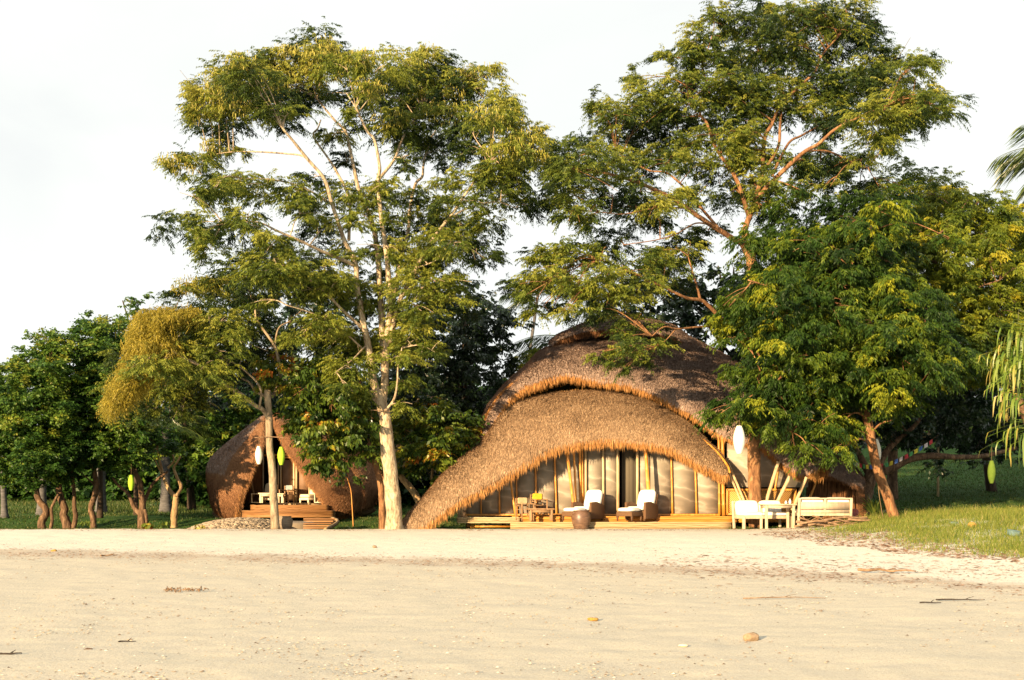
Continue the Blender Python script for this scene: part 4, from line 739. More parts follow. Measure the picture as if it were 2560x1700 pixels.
def fringe(mb, G, n, Ln, w, rng, thick=.28, ref=(0, -1, .6), u0=0, u1=1, down=1.0, tint=.5, back=.06, vv=1.0, out=.35, vw=.5):
    """cut straw ends hanging at the eave, through the whole thickness of the thatch"""
    L_ = np.concatenate([[0], np.cumsum(np.linalg.norm(np.diff(G[:, -1], axis=0), axis=1))]); L_ /= L_[-1]
    fu = np.interp(rng.uniform(u0, u1, n), L_, np.linspace(0, 1, len(L_))); fv = np.full(n, vv)-rng.uniform(0, back, n)
    p, du, dv = gsample(G, fu, np.clip(fv, 0, 1)); nr = outward(du, dv, ref); k = rng.uniform(0, 1, n)[:, None]
    clump = .8+.4*vnoise(fu*900, fu*0, 1, 3)*rng.uniform(.5, 1.2, n)
    d = unit(dv*vw+np.array([0, 0, -down])+nr*(out*(1-k))+rng.normal(0, .13, (n, 3)))
    a = p-nr*thick*k-dv*.10*k; ln = (Ln*rng.uniform(.45, 1.15, n)*clump)[:, None]; sd = unit(np.cross(d, nr)+nr*rng.normal(0, .4, n)[:, None])*w/2
    T = np.clip(tint+rng.normal(0, .2, n)-.12*k[:, 0], 0, 1); m = a+d*ln*.55
    mb.add(np.stack([a-sd, a+sd, m+sd, m-sd], 1).reshape(-1, 3), np.arange(4*n).reshape(-1, 4), tint=np.repeat(T, 4))
    e = m+unit(d+np.array([0, 0, -.3]))*ln*.45
    mb.add(np.stack([m-sd, m+sd, e], 1).reshape(-1, 3), T=np.arange(3*n).reshape(-1, 3), tint=np.repeat(T, 3))
def shell(G, th, ref=(0, -1, .6)):
    """closed thick slab under the strands"""
    a, b = G.shape[:2]; fu, fv = np.meshgrid(np.linspace(0, 1, a), np.linspace(0, 1, b), indexing='ij')
    p, du, dv = gsample(G, fu.ravel()*.9999, fv.ravel()*.9999); nr = outward(du, dv, ref).reshape(a, b, 3)
    top = G-nr*.02; bot = G-nr*th; bot[:, -1] -= 0; mb = MB(); grid_mesh(mb, top); grid_mesh(mb, bot, flip=True)
    for X, Y in ((top[:, -1], bot[:, -1]), (top[:, 0], bot[:, 0]), (top[0], bot[0]), (top[-1], bot[-1])): grid_mesh(mb, np.stack([X, Y], 1))
    return mb
H = (0, 0, 0)
BIG = np.array(gp(1560, 39.0)); big = thing('thatched_hut', 'big sweeping thatched bamboo villa with a swooping front roof and screened wall', 'hut', BIG)
def D_(pts, a, b=None):
    n = len(pts); d = np.interp(np.linspace(0, 1, n), np.linspace(0, 1, len(a)), a); return [(x, y, z) for (x, y), z in zip(pts, d)]
rng = np.random.default_rng(77)
# --- front swoop: upper edge T, eave B, both given by x so the straw runs downwards
Tx = [(1002,1321),(1015,1293),(1056,1248),(1108,1186),(1145,1152),(1197,1111),(1219,1086),(1241,1052),(1267,1023),(1293,1004),(1330,993),(1385,982),(1441,978),(1497,978),(1552,982),(1607,997),(1659,1021),(1692,1041),(1730,1067),(1767,1104),(1796,1130),(1818,1162),(1824,1176)]
Bx = [(1002,1323),(1030,1320),(1060,1312),(1097,1287),(1123,1272),(1145,1257),(1182,1238),(1219,1220),(1256,1198),(1293,1176),(1330,1153),(1367,1131),(1404,1118),(1460,1107),(1515,1103),(1571,1103),(1637,1112),(1674,1120),(1711,1138),(1755,1164),(1785,1175),(1811,1184),(1824,1178)]
xs = np.concatenate([np.linspace(1002, 1080, 9)[:-1], np.linspace(1080, 1824, 32)])
Ty = np.interp(xs, [p[0] for p in Tx], [p[1] for p in Tx]); By = np.interp(xs, [p[0] for p in Bx], [p[1] for p in Bx])-9*np.clip((xs-1060)/80, 0, 1)*np.clip((1824-xs)/60, 0, 1)
td = np.interp(xs, [1002, 1080, 1200, 1330, 1600, 1760, 1824], [37.4, 38.3, 39.3, 39.9, 39.9, 39.2, 38.2]); bd = np.interp(xs, [1002, 1080, 1200, 1400, 1700, 1824], [37.1, 37.1, 37.4, 37.8, 37.9, 38.0])
G1 = loft(list(zip(xs, Ty, td)), list(zip(xs, By, bd)), 220, 26, (0, -.42, .10))
m = shell(G1, .30); rf = m.build('roof', M['thatch_under'], big, off=BIG, label='swooping front roof of fuzzy brown thatch')
mb = MB(); strands(mb, G1, 150000, .20, .019, .075, rng, tint=.5, du_mix=-.12, tv=.27, patch=1.6); mb.build('thatch', M['thatch'], rf, off=BIG)
mb = MB(); fringe(mb, G1, 36000, .42, .017, rng, .30, u0=.0, u1=.995, tint=.50, back=.12)
fringe(mb, G1[:, ::-1], 7000, .15, .016, rng, .14, u0=.32, u1=.99, down=-.2, tint=.6, back=.06, out=.15, vw=.4)       # bright straw along the upper rim
mb.build('straw_fringe', M['straw'], rf, off=BIG)
# bamboo rim pole at the swoop's right end
mb = MB(); tube(mb, catmull([P(1745, 1089, 38.9), P(1790, 1127, 38.4), P(1818, 1163, 37.9), P(1825, 1182, 37.7)], 20), .035, 8); mb.build('rim_pole', M['bamboo'], rf, True, BIG)
# --- main dome
ES = [((1202,1106),(1201,1100)),((1219,1078),(1203,1075)),((1237,1048),(1211,1042)),((1256,1021),(1221,1020)),((1274,1000),(1236,1000)),((1293,985),(1256,976)),((1311,975),(1282,950)),((1348,963),(1315,920)),((1385,951),(1348,884)),((1422,944),(1385,868)),((1459,951),(1440,858)),((1496,959),(1478,855)),((1537,963),(1530,853)),((1570,969),(1570,853)),((1607,980),(1615,854)),((1659,1002),(1670,858)),((1692,1022),(1710,842)),((1730,1040),(1755,860)),((1785,1082),(1810,888)),((1829,1103),(1860,920)),((1903,1120),(1920,965)),((1948,1155),(1970,1020)),((2000,1192),(2015,1085)),((2040,1185),(2045,1135)),((2052,1172),(2054,1160))]
n = len(ES); ES = [((e[0], e[1]-14*min(1, 4*i/n)), s) for i, (e, s) in enumerate(ES)]
u = np.linspace(0, 1, n)
eD = np.interp(u, [0, .2, .4, .7, .85, 1], [39.9, 39.3, 39.1, 38.9, 38.4, 38.6]); sD = np.interp(u, [0, .15, .38, .7, .85, 1], [40.2, 41.2, 43.8, 43.8, 42, 39.6])
G2 = loft([(*s, d) for (e, s), d in zip(ES, sD)], [(*e, d) for (e, s), d in zip(ES, eD)], 260, 36, (0, -.75, .16))
m = shell(G2, .34); rf2 = m.build('roof', M['thatch_under'], big, off=BIG, label='greyer main dome of thatch above the swooping front roof')
mb = MB(); strands(mb, G2, 200000, .20, .020, .08, rng, tint=.56, tv=.26, patch=1.6); mb.build('thatch', M['thatch_grey'], rf2, off=BIG)
mb = MB(); fringe(mb, G2, 42000, .36, .017, rng, .34, tint=.46, back=.09); mb.build('straw_fringe', M['straw'], rf2, off=BIG)
back = [(s[0]*1.0, s[1]+0, d) for (e, s), d in zip(ES, sD)]
Sb = catmull(Pn(back), 120); Eb = Sb.copy(); Eb[:, 1] = 2*np.maximum(sD.max(), 43.8)-np.interp(np.linspace(0, 1, 120), u, eD); Eb[:, 2] = np.interp(np.linspace(0, 1, 120), u, Pn([(*e, d) for (e, s), d in zip(ES, eD)])[:, 2])
v = np.linspace(0, 1, 16)[None, :, None]; Gb = Sb[:, None]*(1-v)+Eb[:, None]*v+np.array([0, .6, .0])*4*v*(1-v)
m = shell(Gb, .3, (0, 1, .6)); rb = m.build('rear_roof', M['thatch_under'], big, off=BIG)
mb = MB(); strands(mb, Gb, 20000, .3, .035, .06, rng, (0, 1, .6)); mb.build('thatch', M['thatch_grey'], rb, off=BIG)
# --- ridge cap with dark gap below
capE = [(1374,866),(1390,853),(1404,844),(1441,832),(1470,825),(1515,821),(1552,821),(1607,825),(1670,835),(1730,858)]
capS = [(1371,858),(1384,846),(1397,838),(1428,824),(1455,811),(1490,802),(1540,796),(1610,798),(1680,812),(1736,850)]
G3 = loft(D_(capS, [42.6, 43.6, 43.9, 43.6, 43]), D_(capE, [41.9, 41.9, 41.9, 42.0, 42.4]), 90, 10, (0, -.2, .06))
m = shell(G3, .2); rc = m.build('ridge_cap', M['thatch_under'], big, off=BIG)
mb = MB(); strands(mb, G3, 22000, .22, .02, .05, rng, tint=.5); mb.build('thatch', M['thatch_grey'], rc, off=BIG)
mb = MB(); fringe(mb, G3, 6000, .2, .018, rng, .2, tint=.2); mb.build('straw_fringe', M['thatch_red'], rc, off=BIG)  # fringe tinted dark to paint the shade line under the cap
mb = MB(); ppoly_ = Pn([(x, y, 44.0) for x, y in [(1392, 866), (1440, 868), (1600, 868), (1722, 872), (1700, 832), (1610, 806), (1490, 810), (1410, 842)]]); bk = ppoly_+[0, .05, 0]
mb.ngon(np.vstack([ppoly_, bk]), [list(range(8)), list(range(15, 7, -1))]+[[i, 8+i, 8+(i+1) % 8, (i+1) % 8] for i in range(8)]); mb.build('ridge_shade_backing', M['inside'], rc, off=BIG)  # dark sheet added behind the cap so the gap looks shaded
# --- low roof at the right end
G4 = loft(D_([(2040,1118),(2070,1132),(2095,1142),(2120,1158),(2145,1182),(2160,1204)], [41.6, 42.2, 42.2, 41.8, 41.2, 40.6]), D_([(2030,1178),(2062,1180),(2090,1186),(2118,1198),(2142,1208),(2160,1212)], [40.2, 40.0, 40.0, 40.0, 40.1, 40.3]), 90, 16, (0, -.3, .1))
m = shell(G4, .25); r4_ = m.build('roof', M['thatch_under'], big, off=BIG, label='low shaded thatch at the right end')
mb = MB(); strands(mb, G4, 24000, .2, .018, .05, rng, tint=.4); mb.build('thatch', M['thatch_grey'], r4_, off=BIG)
mb = MB(); fringe(mb, G4, 7000, .26, .016, rng, .25, tint=.3); mb.build('straw_fringe', M['thatch_red'], r4_, off=BIG)
# --- body: screens, frames, posts
def ppoly(mb, pts, D, th=.03, tint=.5):
    a = Pn([(x, y, D) for x, y in pts]); b = a+[0, th, 0]; n = len(a)
    mb.ngon(np.vstack([a, b]), [list(range(n)), list(range(2*n-1, n-1, -1))]+[[i, n+i, n+(i+1) % n, (i+1) % n] for i in range(n)], tint); return mb
WD = 39.0
def top_y(x): return float(np.interp(x, [p[0] for p in Bx], [p[1] for p in Bx]))-26
def panel(x0, x1, y1=1284, D=WD, mat_='screen', name='screen_panel', y0=None, label=None):
    mb = MB(); ppoly(mb, [(x0, y1), (x1, y1), (x1, y0 or top_y(x1)), (x0, y0 or top_y(x0))], D); return mb.build(name, M[mat_], big, off=BIG, label=label)
edges = [1165, 1203, 1250, 1291, 1340, 1388, 1462, 1509, 1546]
for a, b in zip(edges[:-1], edges[1:]): panel(a, b-2)
panel(1554, 1594, 1284, WD+.28, 'curtain', 'curtain', label='grey curtain in the dark open doorway')
for a, b in [(1594, 1626), (1626, 1680), (1680, 1741), (1741, 1800)]: panel(a, b-2)
panel(1816, 2020, 1218, WD-.12, y0=1108)
mb = MB(); box(mb, (P(1585, 1200, 42)), (11.2, 4.6, 3.0)); 
# hollow dark room behind the screens: floor, rear and side walls
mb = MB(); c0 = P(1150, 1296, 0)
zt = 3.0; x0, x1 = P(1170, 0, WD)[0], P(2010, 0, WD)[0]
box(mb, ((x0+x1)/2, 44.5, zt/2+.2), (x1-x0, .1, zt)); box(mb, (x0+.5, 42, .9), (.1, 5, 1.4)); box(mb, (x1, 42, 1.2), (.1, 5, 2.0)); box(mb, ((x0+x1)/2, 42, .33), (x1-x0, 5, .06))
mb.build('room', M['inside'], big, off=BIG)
mb = MB(); bar(mb, P(1163, 1287, WD-.05), P(1800, 1287, WD-.05), .08, .07); bar(mb, P(1200, 1288, WD-.1), P(1290, 1288, WD-.1), .05, .04); mb.build('sill', M['bamboo'], big, off=BIG, bev=.01)
def post(x0, y0, x1, y1, rpx, m='bamboo', D=WD-.12, name='post', sq=False):
    D = D+.055; mb = MB(); a, b = P(x0, y0, D), P(x1, y1, D)
    if sq: bar(mb, a, b, rpx*2*D/F, .07, (0, 1, 0))
    else: bamboo(mb, a, b, rpx*D/F)
    return mb.build(name, M[m], big, smooth=not sq, off=BIG)
pz = [(525,1440,525,1330,8,'bamboo_pale',0),(505,1440,505,1340,7,'bamboo_pale',0),(657,1425,655,1270,5,'bamboo',0),(781,1425,779,1200,6,'bamboo',0),(900,1435,893,1150,6,'bamboo',0),(890,1437,850,1150,8,'bamboo',-.35),(1030,1430,1022,1050,7,'bamboo',0),(1167,1430,1152,1010,7,'bamboo',0),(1290,1430,1232,960,11,'bamboo',-.5),(1302,1430,1280,950,8,'bamboo',-.2),(1333,1430,1322,940,9,'bamboo',0),(1345,1430,1340,940,5,'bamboo',.03),(1364,1430,1362,930,7,'bamboo_pale',0),(1482,1435,1480,930,7,'bamboo_pale',0),(1580,1430,1580,930,9,'bamboo_pale',0),(1712,1430,1712,930,8,'bamboo_pale',0),(1805,1435,1762,930,12,'bamboo',-.5)]
for x0, y0, x1, y1, r, m, dd in pz:
    a = zh(x0, y0); b = zh(x1, y1); post(a[0], a[1], b[0], b[1], r*.37, m, WD-.12+dd, sq=(m == 'bamboo_pale'))
for x0, y0, x1, y1, r, m, dd in [(62,1430,36,930,11,'bamboo',-.5),(220,1420,210,990,7,'bamboo',0),(383,1420,373,1080,7,'bamboo',0),(537,1425,532,880,9,'bamboo',0),(566,1430,556,880,13,'bamboo',-.25)]:
    a = zr(x0, y0); b = zr(x1, y1); post(a[0], a[1], b[0], b[1], r*.37, m, WD-.12+dd)
for x, y0, y1 in [(1445, 985, 955), (1580, 985, 962), (1310, 1010, 985)]: post(x, y0, x, y1, 3.4, 'bamboo', 40.3)
for (x0, y0, x1, y1, r, m, D) in [(730,1330,598,1100,9,'bamboo_pale',38.2),(706,1330,585,1120,8,'bamboo_pale',38.25),(832,1345,935,1085,13,'bamboo_pale',38.1),(895,1345,1012,1185,13,'bamboo_pale',38.0),(1028,1335,1125,1190,12,'bamboo_pale',38.15),(1120,1320,1205,1180,9,'bamboo',39.4),(903,1250,935,1130,7,'bamboo',38.8)]:
    a = zr(x0, y0+60); b = zr(x1, y1-20); dx = (a[0]-b[0])/(a[1]-b[1]); post(a[0], a[1], b[0], b[1], r*.37, m, D, 'strut')
# woven lower wall
mb = MB(); x0, y0 = zr(585, 1425); x1, y1 = zr(1050, 1250); ppoly(mb, [(x0, y0), (x1-8, y0), (x1, y1), (x0, y1)], WD-.2, .05)
M['woven'] = mat('woven_bamboo_panel', [(.15, (.24, .11, .025)), (.5, (.52, .28, .07)), (.85, (.64, .40, .13))], 1, 1, .55, .35, .6, dist=.012, wave=(9.5, .25, 'DIAGONAL'))
wl = mb.build('woven_panel', M['woven'], big, off=BIG)
mb = MB()
for s in [((585, 1255), (1055, 1255)), ((585, 1420), (1040, 1420)), ((590, 1250), (590, 1425)), ((1050, 1250), (1035, 1425))]: bar(mb, P(*zr(*s[0]), WD-.24), P(*zr(*s[1]), WD-.24), .07, .07)
mb.build('frame', M['bamboo'], wl, off=BIG, bev=.01)
# reed wall below the low right roof
G5 = np.stack([catmull(Pn([(2010, 1300, 40.6), (2060, 1302, 40.4), (2110, 1303, 40.5), (2168, 1303, 40.9)]), 40), catmull(Pn([(2020, 1180, 40.6), (2060, 1182, 40.4), (2110, 1190, 40.5), (2158, 1208, 40.9)]), 40)], 1)
mb = shell(G5, .1, (0, -1, 0)); rw = mb.build('reed_wall', M['reed'], big, off=BIG)
mb = MB()
for i in range(110):
    f = rng.uniform(0, 1); k = min(int(f*39), 38); a = G5[k, 0]*(1-(f*39-k))+G5[k+1, 0]*(f*39-k); b = G5[k, 1]*(1-(f*39-k))+G5[k+1, 1]*(f*39-k)
    tube(mb, [a-[0, .03, 0], b-[0, .03, 0]], rng.uniform(.012, .024), 5, cap=False, tint=rng.uniform(0, 1))
mb.build('reeds', M['reed'], rw, off=BIG)
# --- decks
def deck(name, x0, x1, y0, y1, D0, D1, m, parent, off, rows=4, label=None, curve=0, n=24, seed=1):
    """bundled bamboo strips: stacked poles along a gently curved front edge, boarded on top"""
    rg = np.random.default_rng(seed); mb = MB(); h = (y1-y0)/rows
    for r in range(rows):
        t = np.linspace(0, 1, n); px = x0+(x1-x0)*t; DD = D0-curve*4*t*(1-t); pts = Pn(np.stack([px, np.full(n, y0+h*(r+.5)), np.full(n, D0)], 1)); pts[:, 1] = DD; pts[:, 2] += .008*rg.normal(0, 1, n)*.6
        tube(mb, pts+[0, rg.uniform(-.02, .02), 0], h*.56*D0/F, 8, tint=rg.uniform(.2, .8))
    t = np.linspace(0, 1, n); f = Pn(np.stack([x0+(x1-x0)*t, np.full(n, y0+h*.5), np.full(n, D0)], 1)); f[:, 1] = D0-curve*4*t*(1-t); b = f.copy(); b[:, 1] = D1
    G = np.stack([f, b], 1); G2_ = G.copy(); G2_[..., 2] -= .05; grid_mesh(mb, G); grid_mesh(mb, G2_, flip=True)
    o = mb.build(name, M[m], parent, smooth=False, off=off, label=label); return o
deck('deck', 1142, 1300, 1293, 1308, 38.1, 39.2, 'plat', big, BIG, 4, seed=2)
mb = MB(); bar(mb, P(1168, 1315, 38.5), P(1290, 1315, 38.5), .05, .09); bar(mb, P(1180, 1310, 38.5), P(1180, 1322, 38.5), .12, .1); mb.build('deck_beam', M['bamboo'], big, off=BIG)
deck('deck', 1280, 1842, 1291, 1306, 38.25, 39.2, 'bamboo_slat', big, BIG, 4, seed=3)
deck('front_step', 1276, 1828, 1305, 1322, 37.55, 38.3, 'plat', big, BIG, 4, seed=4, curve=.15, label='low step of weathered bamboo strips along the deck')
mb = MB()
for x in (1170, 1260, 1860, 1905, 1950): mb = MB(); box(mb, P(x, 1312, 38.9), (.14, .14, .28)); mb.build('footing', M['bark_brown'], big, off=BIG)
deck('deck', 1842, 2020, 1294, 1306, 38.4, 39.2, 'bamboo_slat', big, BIG, 3, seed=5)

# ------------------------------------------------------------ small thatched hut
SM = np.array(gp(735, 50)); sm = thing('thatched_hut', 'small round russet thatched hut split open at the front, behind the trees', 'hut', SM)
Zz = lambda l, d: D_([z3(*p) for p in l], d)
O = [(798,372),(735,415),(600,515),(470,615),(350,712),(268,795),(232,880),(230,980),(250,1100),(272,1200),(300,1270),(350,1325),(430,1372),(470,1385)]
I = [(802,385),(790,480),(770,590),(740,680),(700,780),(668,860),(636,950),(594,1040),(556,1140),(534,1240),(518,1310),(505,1360),(498,1385),(485,1390)]
GA = loft(Zz(O, [51.5, 52, 52.5, 52.6, 52.4, 52, 51.4, 51, 50.5, 50]), Zz(I, [51.2, 49.6, 48.9, 48.7, 48.6, 48.7, 49, 49.6]), 150, 24, (-.1, -.7, .05))
m = shell(GA, .3, (0, -1, .2)); ra = m.build('roof_wing', M['thatch_under'], sm, off=SM)
mb = MB(); strands(mb, GA, 90000, .26, .02, .06, rng, (0, -1, .3), tint=.5, down=.9); mb.build('thatch', M['thatch_red'], ra, off=SM); mb = MB(); strands(mb, GA[:75, :15], 26000, .26, .02, .075, rng, (0, -1, .3), tint=.4, down=.9); mb.build('grey_thatch', M['thatch_grey'], ra, off=SM)
mb = MB(); fringe(mb, GA, 14000, .40, .02, rng, .3, (0, -1, .3), tint=.40, back=.08, out=.1); mb.build('straw_fringe', M['straw'], ra, off=SM)
I = [(868,385),(915,490),(975,600),(1042,720),(1108,810),(1192,925),(1238,1025),(1310,1105),(1362,1180),(1412,1265),(1470,1322),(1540,1335),(1620,1335)]
O = [(885,372),(1060,430),(1300,510),(1500,600),(1690,700),(1820,820),(1905,930),(1942,1030),(1942,1100),(1900,1190),(1840,1270),(1740,1315),(1660,1330)]
GB = loft(Zz(O, [51.6, 52.2, 52.6, 52.6, 52.2, 51.6, 51, 50.4]), Zz(I, [51.4, 50, 49.3, 49, 48.9, 49, 49.3, 49.8]), 150, 30, (.15, -.8, .05))
uu = np.linspace(0, 1, 30); GB[:, :, 1] += .28*np.exp(-((uu-.42)/.07)**2)[None]*np.sin(np.pi*np.linspace(0, 1, 150))[:, None]
m = shell(GB, .3, (0, -1, .2)); rb_ = m.build('roof_wing', M['thatch_under'], sm, off=SM)
mb = MB(); strands(mb, GB, 100000, .26, .02, .06, rng, (0, -1, .3), tint=.42, down=.9); mb.build('thatch', M['thatch_red'], rb_, off=SM)
mb = MB(); fringe(mb, GB, 14000, .36, .02, rng, .3, (0, -1, .3), tint=.35, back=.06, out=.1); mb.build('straw_fringe', M['straw'], rb_, off=SM)
# rear of the roof closes the shape
Lf = catmull(Pn(Zz([(798,372),(600,515),(350,712),(235,880),(250,1100),(300,1270),(430,1372)], [51.5, 52.5, 52.4, 51.4, 50.5])), 60); Rf = catmull(Pn(Zz([(885,372),(1300,510),(1690,700),(1905,930),(1942,1100),(1840,1270),(1660,1330)], [51.6, 52.6, 52.2, 51, 50.4])), 60)
v = np.linspace(0, 1, 30)[None, :, None]; GC = Lf[:, None]*(1-v)+Rf[:, None]*v; GC[:, :, 1] += (4.2*np.sin(np.pi*np.linspace(0, 1, 30))[None]**.7)*np.clip(np.linspace(.12, 2, 60), 0, 1)[:, None]
GC[:, :, 2] += .0
m = shell(GC, .25, (0, 1, .2)); rr = m.build('rear_roof', M['thatch_under'], sm, off=SM); mb = MB(); strands(mb, GC, 15000, .3, .04, .06, rng, (0, 1, .3), tint=.4); mb.build('thatch', M['thatch_red'], rr, off=SM)
SD = 50.6
def zq(mb, x0, y0, x1, y1, D=SD, th=.04): ppoly(mb, [z3(x0, y1), z3(x1, y1), z3(x1, y0), z3(x0, y0)], D, th); return mb
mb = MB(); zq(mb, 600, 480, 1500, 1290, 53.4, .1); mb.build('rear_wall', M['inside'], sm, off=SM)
mb = MB(); zq(mb, 560, 600, 775, 1290); mb.build('wall', M['reed'], sm, off=SM, label='shaded brown wall left of the open door')
for (a, b) in [(962, 1070), (1112, 1222)]: mb = MB(); zq(mb, a, 822, b, 1225, SD-.05); mb.build('door_panel', M['screen_brown'], sm, off=SM)
mb = MB(); zq(mb, 1240, 1080, 1330, 1200, SD-.02); zq(mb, 1222, 1000, 1400, 1262, SD+.02); mb.build('wall', M['screen_brown'], sm, off=SM)
for (x0, y0, x1, y1, w_) in [(777,640,777,1255,10),(925,780,925,1240,10),(950,780,950,1240,12),(1078,780,1078,1240,16),(1102,780,1102,1240,16),(1230,900,1230,1240,16)]:
    mb = MB(); bar(mb, P(*z3(x0, y0), SD-.12), P(*z3(x1, y1), SD-.12), w_*.2551*SD/F, .08, (0, 1, 0)); mb.build('door_post', M['bamboo_pale'] if x0 > 900 else M['teak'], sm, off=SM)
mb = MB(); bar(mb, P(*z3(780, 775), SD-.1), P(*z3(1180, 775), SD-.1), .09, .09); bar(mb, P(*z3(900, 800), SD-.1), P(*z3(1180, 800), SD-.1), .06, .06); mb.build('lintel', M['bamboo'], sm, off=SM)
mb = MB(); zq(mb, 780, 1240, 1400, 1262, SD-.25, .1); mb.build('sill', M['bamboo_pale'], sm, off=SM)
mb = MB(); bar(mb, P(*z3(690, 1180), 50), P(*z3(655, 1000), 50), .06, .06); mb.build('brace', M['wood'], sm, off=SM)
deck('deck', *[z3(655, 0)[0], z3(1420, 0)[0]], z3(0, 1264)[1], z3(0, 1322)[1], 48.8, 50.7, 'plat_red', sm, SM, 5, seed=6, curve=.5)
deck('front_step', *[z3(572, 0)[0], z3(1480, 0)[0]], z3(0, 1318)[1], z3(0, 1386)[1], 48.0, 49.2, 'plat_red', sm, SM, 5, seed=7, curve=.7, label='curved lower step of stacked bamboo')
for x in (1225, 1300):
    pass

# cobbled mound and wooden steps in front of the small hut
def mound_z(x, y, cx, cy, rx, ry, h): r = np.hypot((x-cx)/rx, (y-cy)/ry); return h*np.clip(1-r**2.2, 0, 1)
mc_ = P(*z3(640, 1500), 43.2); mb = MB(); th = np.linspace(0, 2*np.pi, 64); rr_ = np.linspace(0, 1, 14)
cx, cy, rx, ry, hh = -9.95, 43.2, 2.15, 3.6, .50
G = np.array([[(cx+rx*r*math.cos(a), cy+ry*r*math.sin(a), float(gz(cx, cy))-.05+hh*(1-r**2.2)) for r in rr_] for a in th]); 
mo = MB(); grid_mesh(mo, G); mo = mo.build('cobbled_mound', M['cobble'], smooth=True); tag(mo, 'low mound paved with pebbles in front of the small hut steps', 'paving')
pb = MB(); rg = np.random.default_rng(12)
for i in range(2200):
    r = math.sqrt(rg.uniform(0, 1))*.99; a = rg.uniform(math.pi*.98, 2.02*math.pi) if rg.uniform() < .8 else rg.uniform(0, 2*math.pi); x = cx+rx*r*math.cos(a); y = cy+ry*r*math.sin(a); z = float(gz(cx, cy))-.05+hh*(1-r**2.2); s = rg.uniform(.045, .085)
    stone(pb, (x, y, z+.01), (s*1.25, s, s*.6), rg, rg.uniform(0, 1), 4)
po = pb.build('pebbles', M['cobble'], mo, smooth=True); po['kind'] = 'stuff'
# round stone rim (shallow kerb) to the right of the mound
mb = MB(); c = P(*z3(1060, 1440), 43.5); c[2] = float(gz(c[0], 43.5))
pr = [(0, .36), (.5, .35), (.78, .31), (.82, .335), (.98, .27), (1.02, .2), (1.06, .0), (1.06, -.1)]; lathe(mb, (c[0]-.1, 43.8, c[2]), [(r*.95, z) for r, z in pr], 40); o = mb.build('round_paving_stone', M['cobble'], smooth=True); tag(o, 'round pale stone edging beside the grey jar and cobbled mound', 'kerb')
st = thing('wooden_steps', 'shallow reddish wooden boards leading down beside the stone edging', 'steps', gp(795, 43.5))
for i in range(5):
    y = 41.2+i*1.05; x0 = P(*z3(1190, 0), y)[0]; x1 = P(*z3(1400+i*18, 0), y)[0]+.1; z = HY-(1500-i*25-940*0)*0
    zz = float(P(0, z3(0, 1488-i*22)[1], y)[2]); mb = MB(); b_ = MB()
    for j in range(3): box(mb, ((x0+x1)/2, y+j*.33-.3, zz), (x1-x0, .3, .05), tint=rg.uniform(0, 1))
    mb.build('step_board', M['plat_red'], st, off=np.array(st.location), bev=.008)
mb = MB(); tube(mb, catmull([P(*z3(1450, 1395), 46), P(*z3(1505, 1420), 44.5), P(*z3(1480, 1455), 42.8), P(*z3(1385, 1505), 40.5)], 20), .07, 6); mb.build('edge_log', M['bark_tan'], st, off=np.array(st.location))

# ------------------------------------------------------------ furniture
def rotz(a): return R(a)
def part(mb, name, m, p, smooth=False, bev=0, label=None): return mb.build(name, M[m], p, smooth, None, bev, label)
AX = lambda a: np.array([[1, 0, 0], [0, math.cos(a), math.sin(a)], [0, -math.sin(a), math.cos(a)]])
def wicker_chair(name, label, loc, rz, group):
    o = thing(name, label, 'armchair', loc, rz, group)
    b = MB(); box(b, (0, 0, .24), (.66, .74, .16)); part(b, 'seat_base', 'wicker', o, bev=.02)
    for s in (-1, 1):
        a = MB(); x = s*.37
        prof = [(-.38, .06), (.36, .06), (.36, .50), (-.05, .62), (-.38, .60)]
        V = [(x+d, y, z) for d in (-.045, .045) for y, z in prof]; a.ngon(V, [[4, 3, 2, 1, 0], [5, 6, 7, 8, 9]]+[[i, (i+1) % 5, 5+(i+1) % 5, 5+i] for i in range(5)]); part(a, 'arm', 'wicker', o, bev=.015)
    for sx in (-1, 1):
        for sy in (-1, 1): l = MB(); lathe(l, (sx*.33, sy*.32, 0), [(.0, 0), (.03, 0), (.045, .1), (.05, .18), (0, .18)], 8); part(l, 'leg', 'wicker', o)
    A = AX(-.32); k = MB(); box(k, (0, .40, .58), (.66, .06, .62), A); part(k, 'backrest', 'wicker', o, bev=.02)
    k = MB(); cushion(k, (0, .30, .70), (.64, .15, .64), A); part(k, 'back_cushion', 'white', o, True)
    k = MB(); cushion(k, (0, -.08, .40), (.62, .74, .14)); part(k, 'seat_cushion', 'white', o, True)
    # leg rest pushed against the seat
    k = MB(); box(k, (0, -.72, .22), (.62, .60, .14)); 
    V = [(-.31, -1.02, .15), (.31, -1.02, .15)]; part(k, 'leg_rest', 'wicker', o, bev=.02)
    for sx in (-1, 1):
        for sy in (-.46, -.98): l = MB(); lathe(l, (sx*.28, sy, 0), [(0, 0), (.025, 0), (.045, .15), (0, .15)], 8); part(l, 'leg', 'wicker', o)
    k = MB(); cushion(k, (0, -.72, .36), (.60, .62, .14), e=.45); part(k, 'leg_rest_cushion', 'white', o, True)
    return o
DK = float(P(0, 1291, 38.25)[2])+.01
def on(px, D, z=None):
    p = P(px, 0, D); return (p[0], D, float(gz(p[0], D)) if z is None else z)
stp = float(P(0, 1305, 37.6)[2])+.02
wicker_chair('wicker_armchair', 'brown wicker armchair with white cushions just left of the doorway, behind the clay jar', on(1470, 38.15, stp+.02), R(-40), 'wicker armchairs on the deck')
wicker_chair('wicker_armchair', 'brown wicker armchair with white cushions on the right, in front of the grey curtain', on(1604, 38.1, stp+.02), R(-40), 'wicker armchairs on the deck')
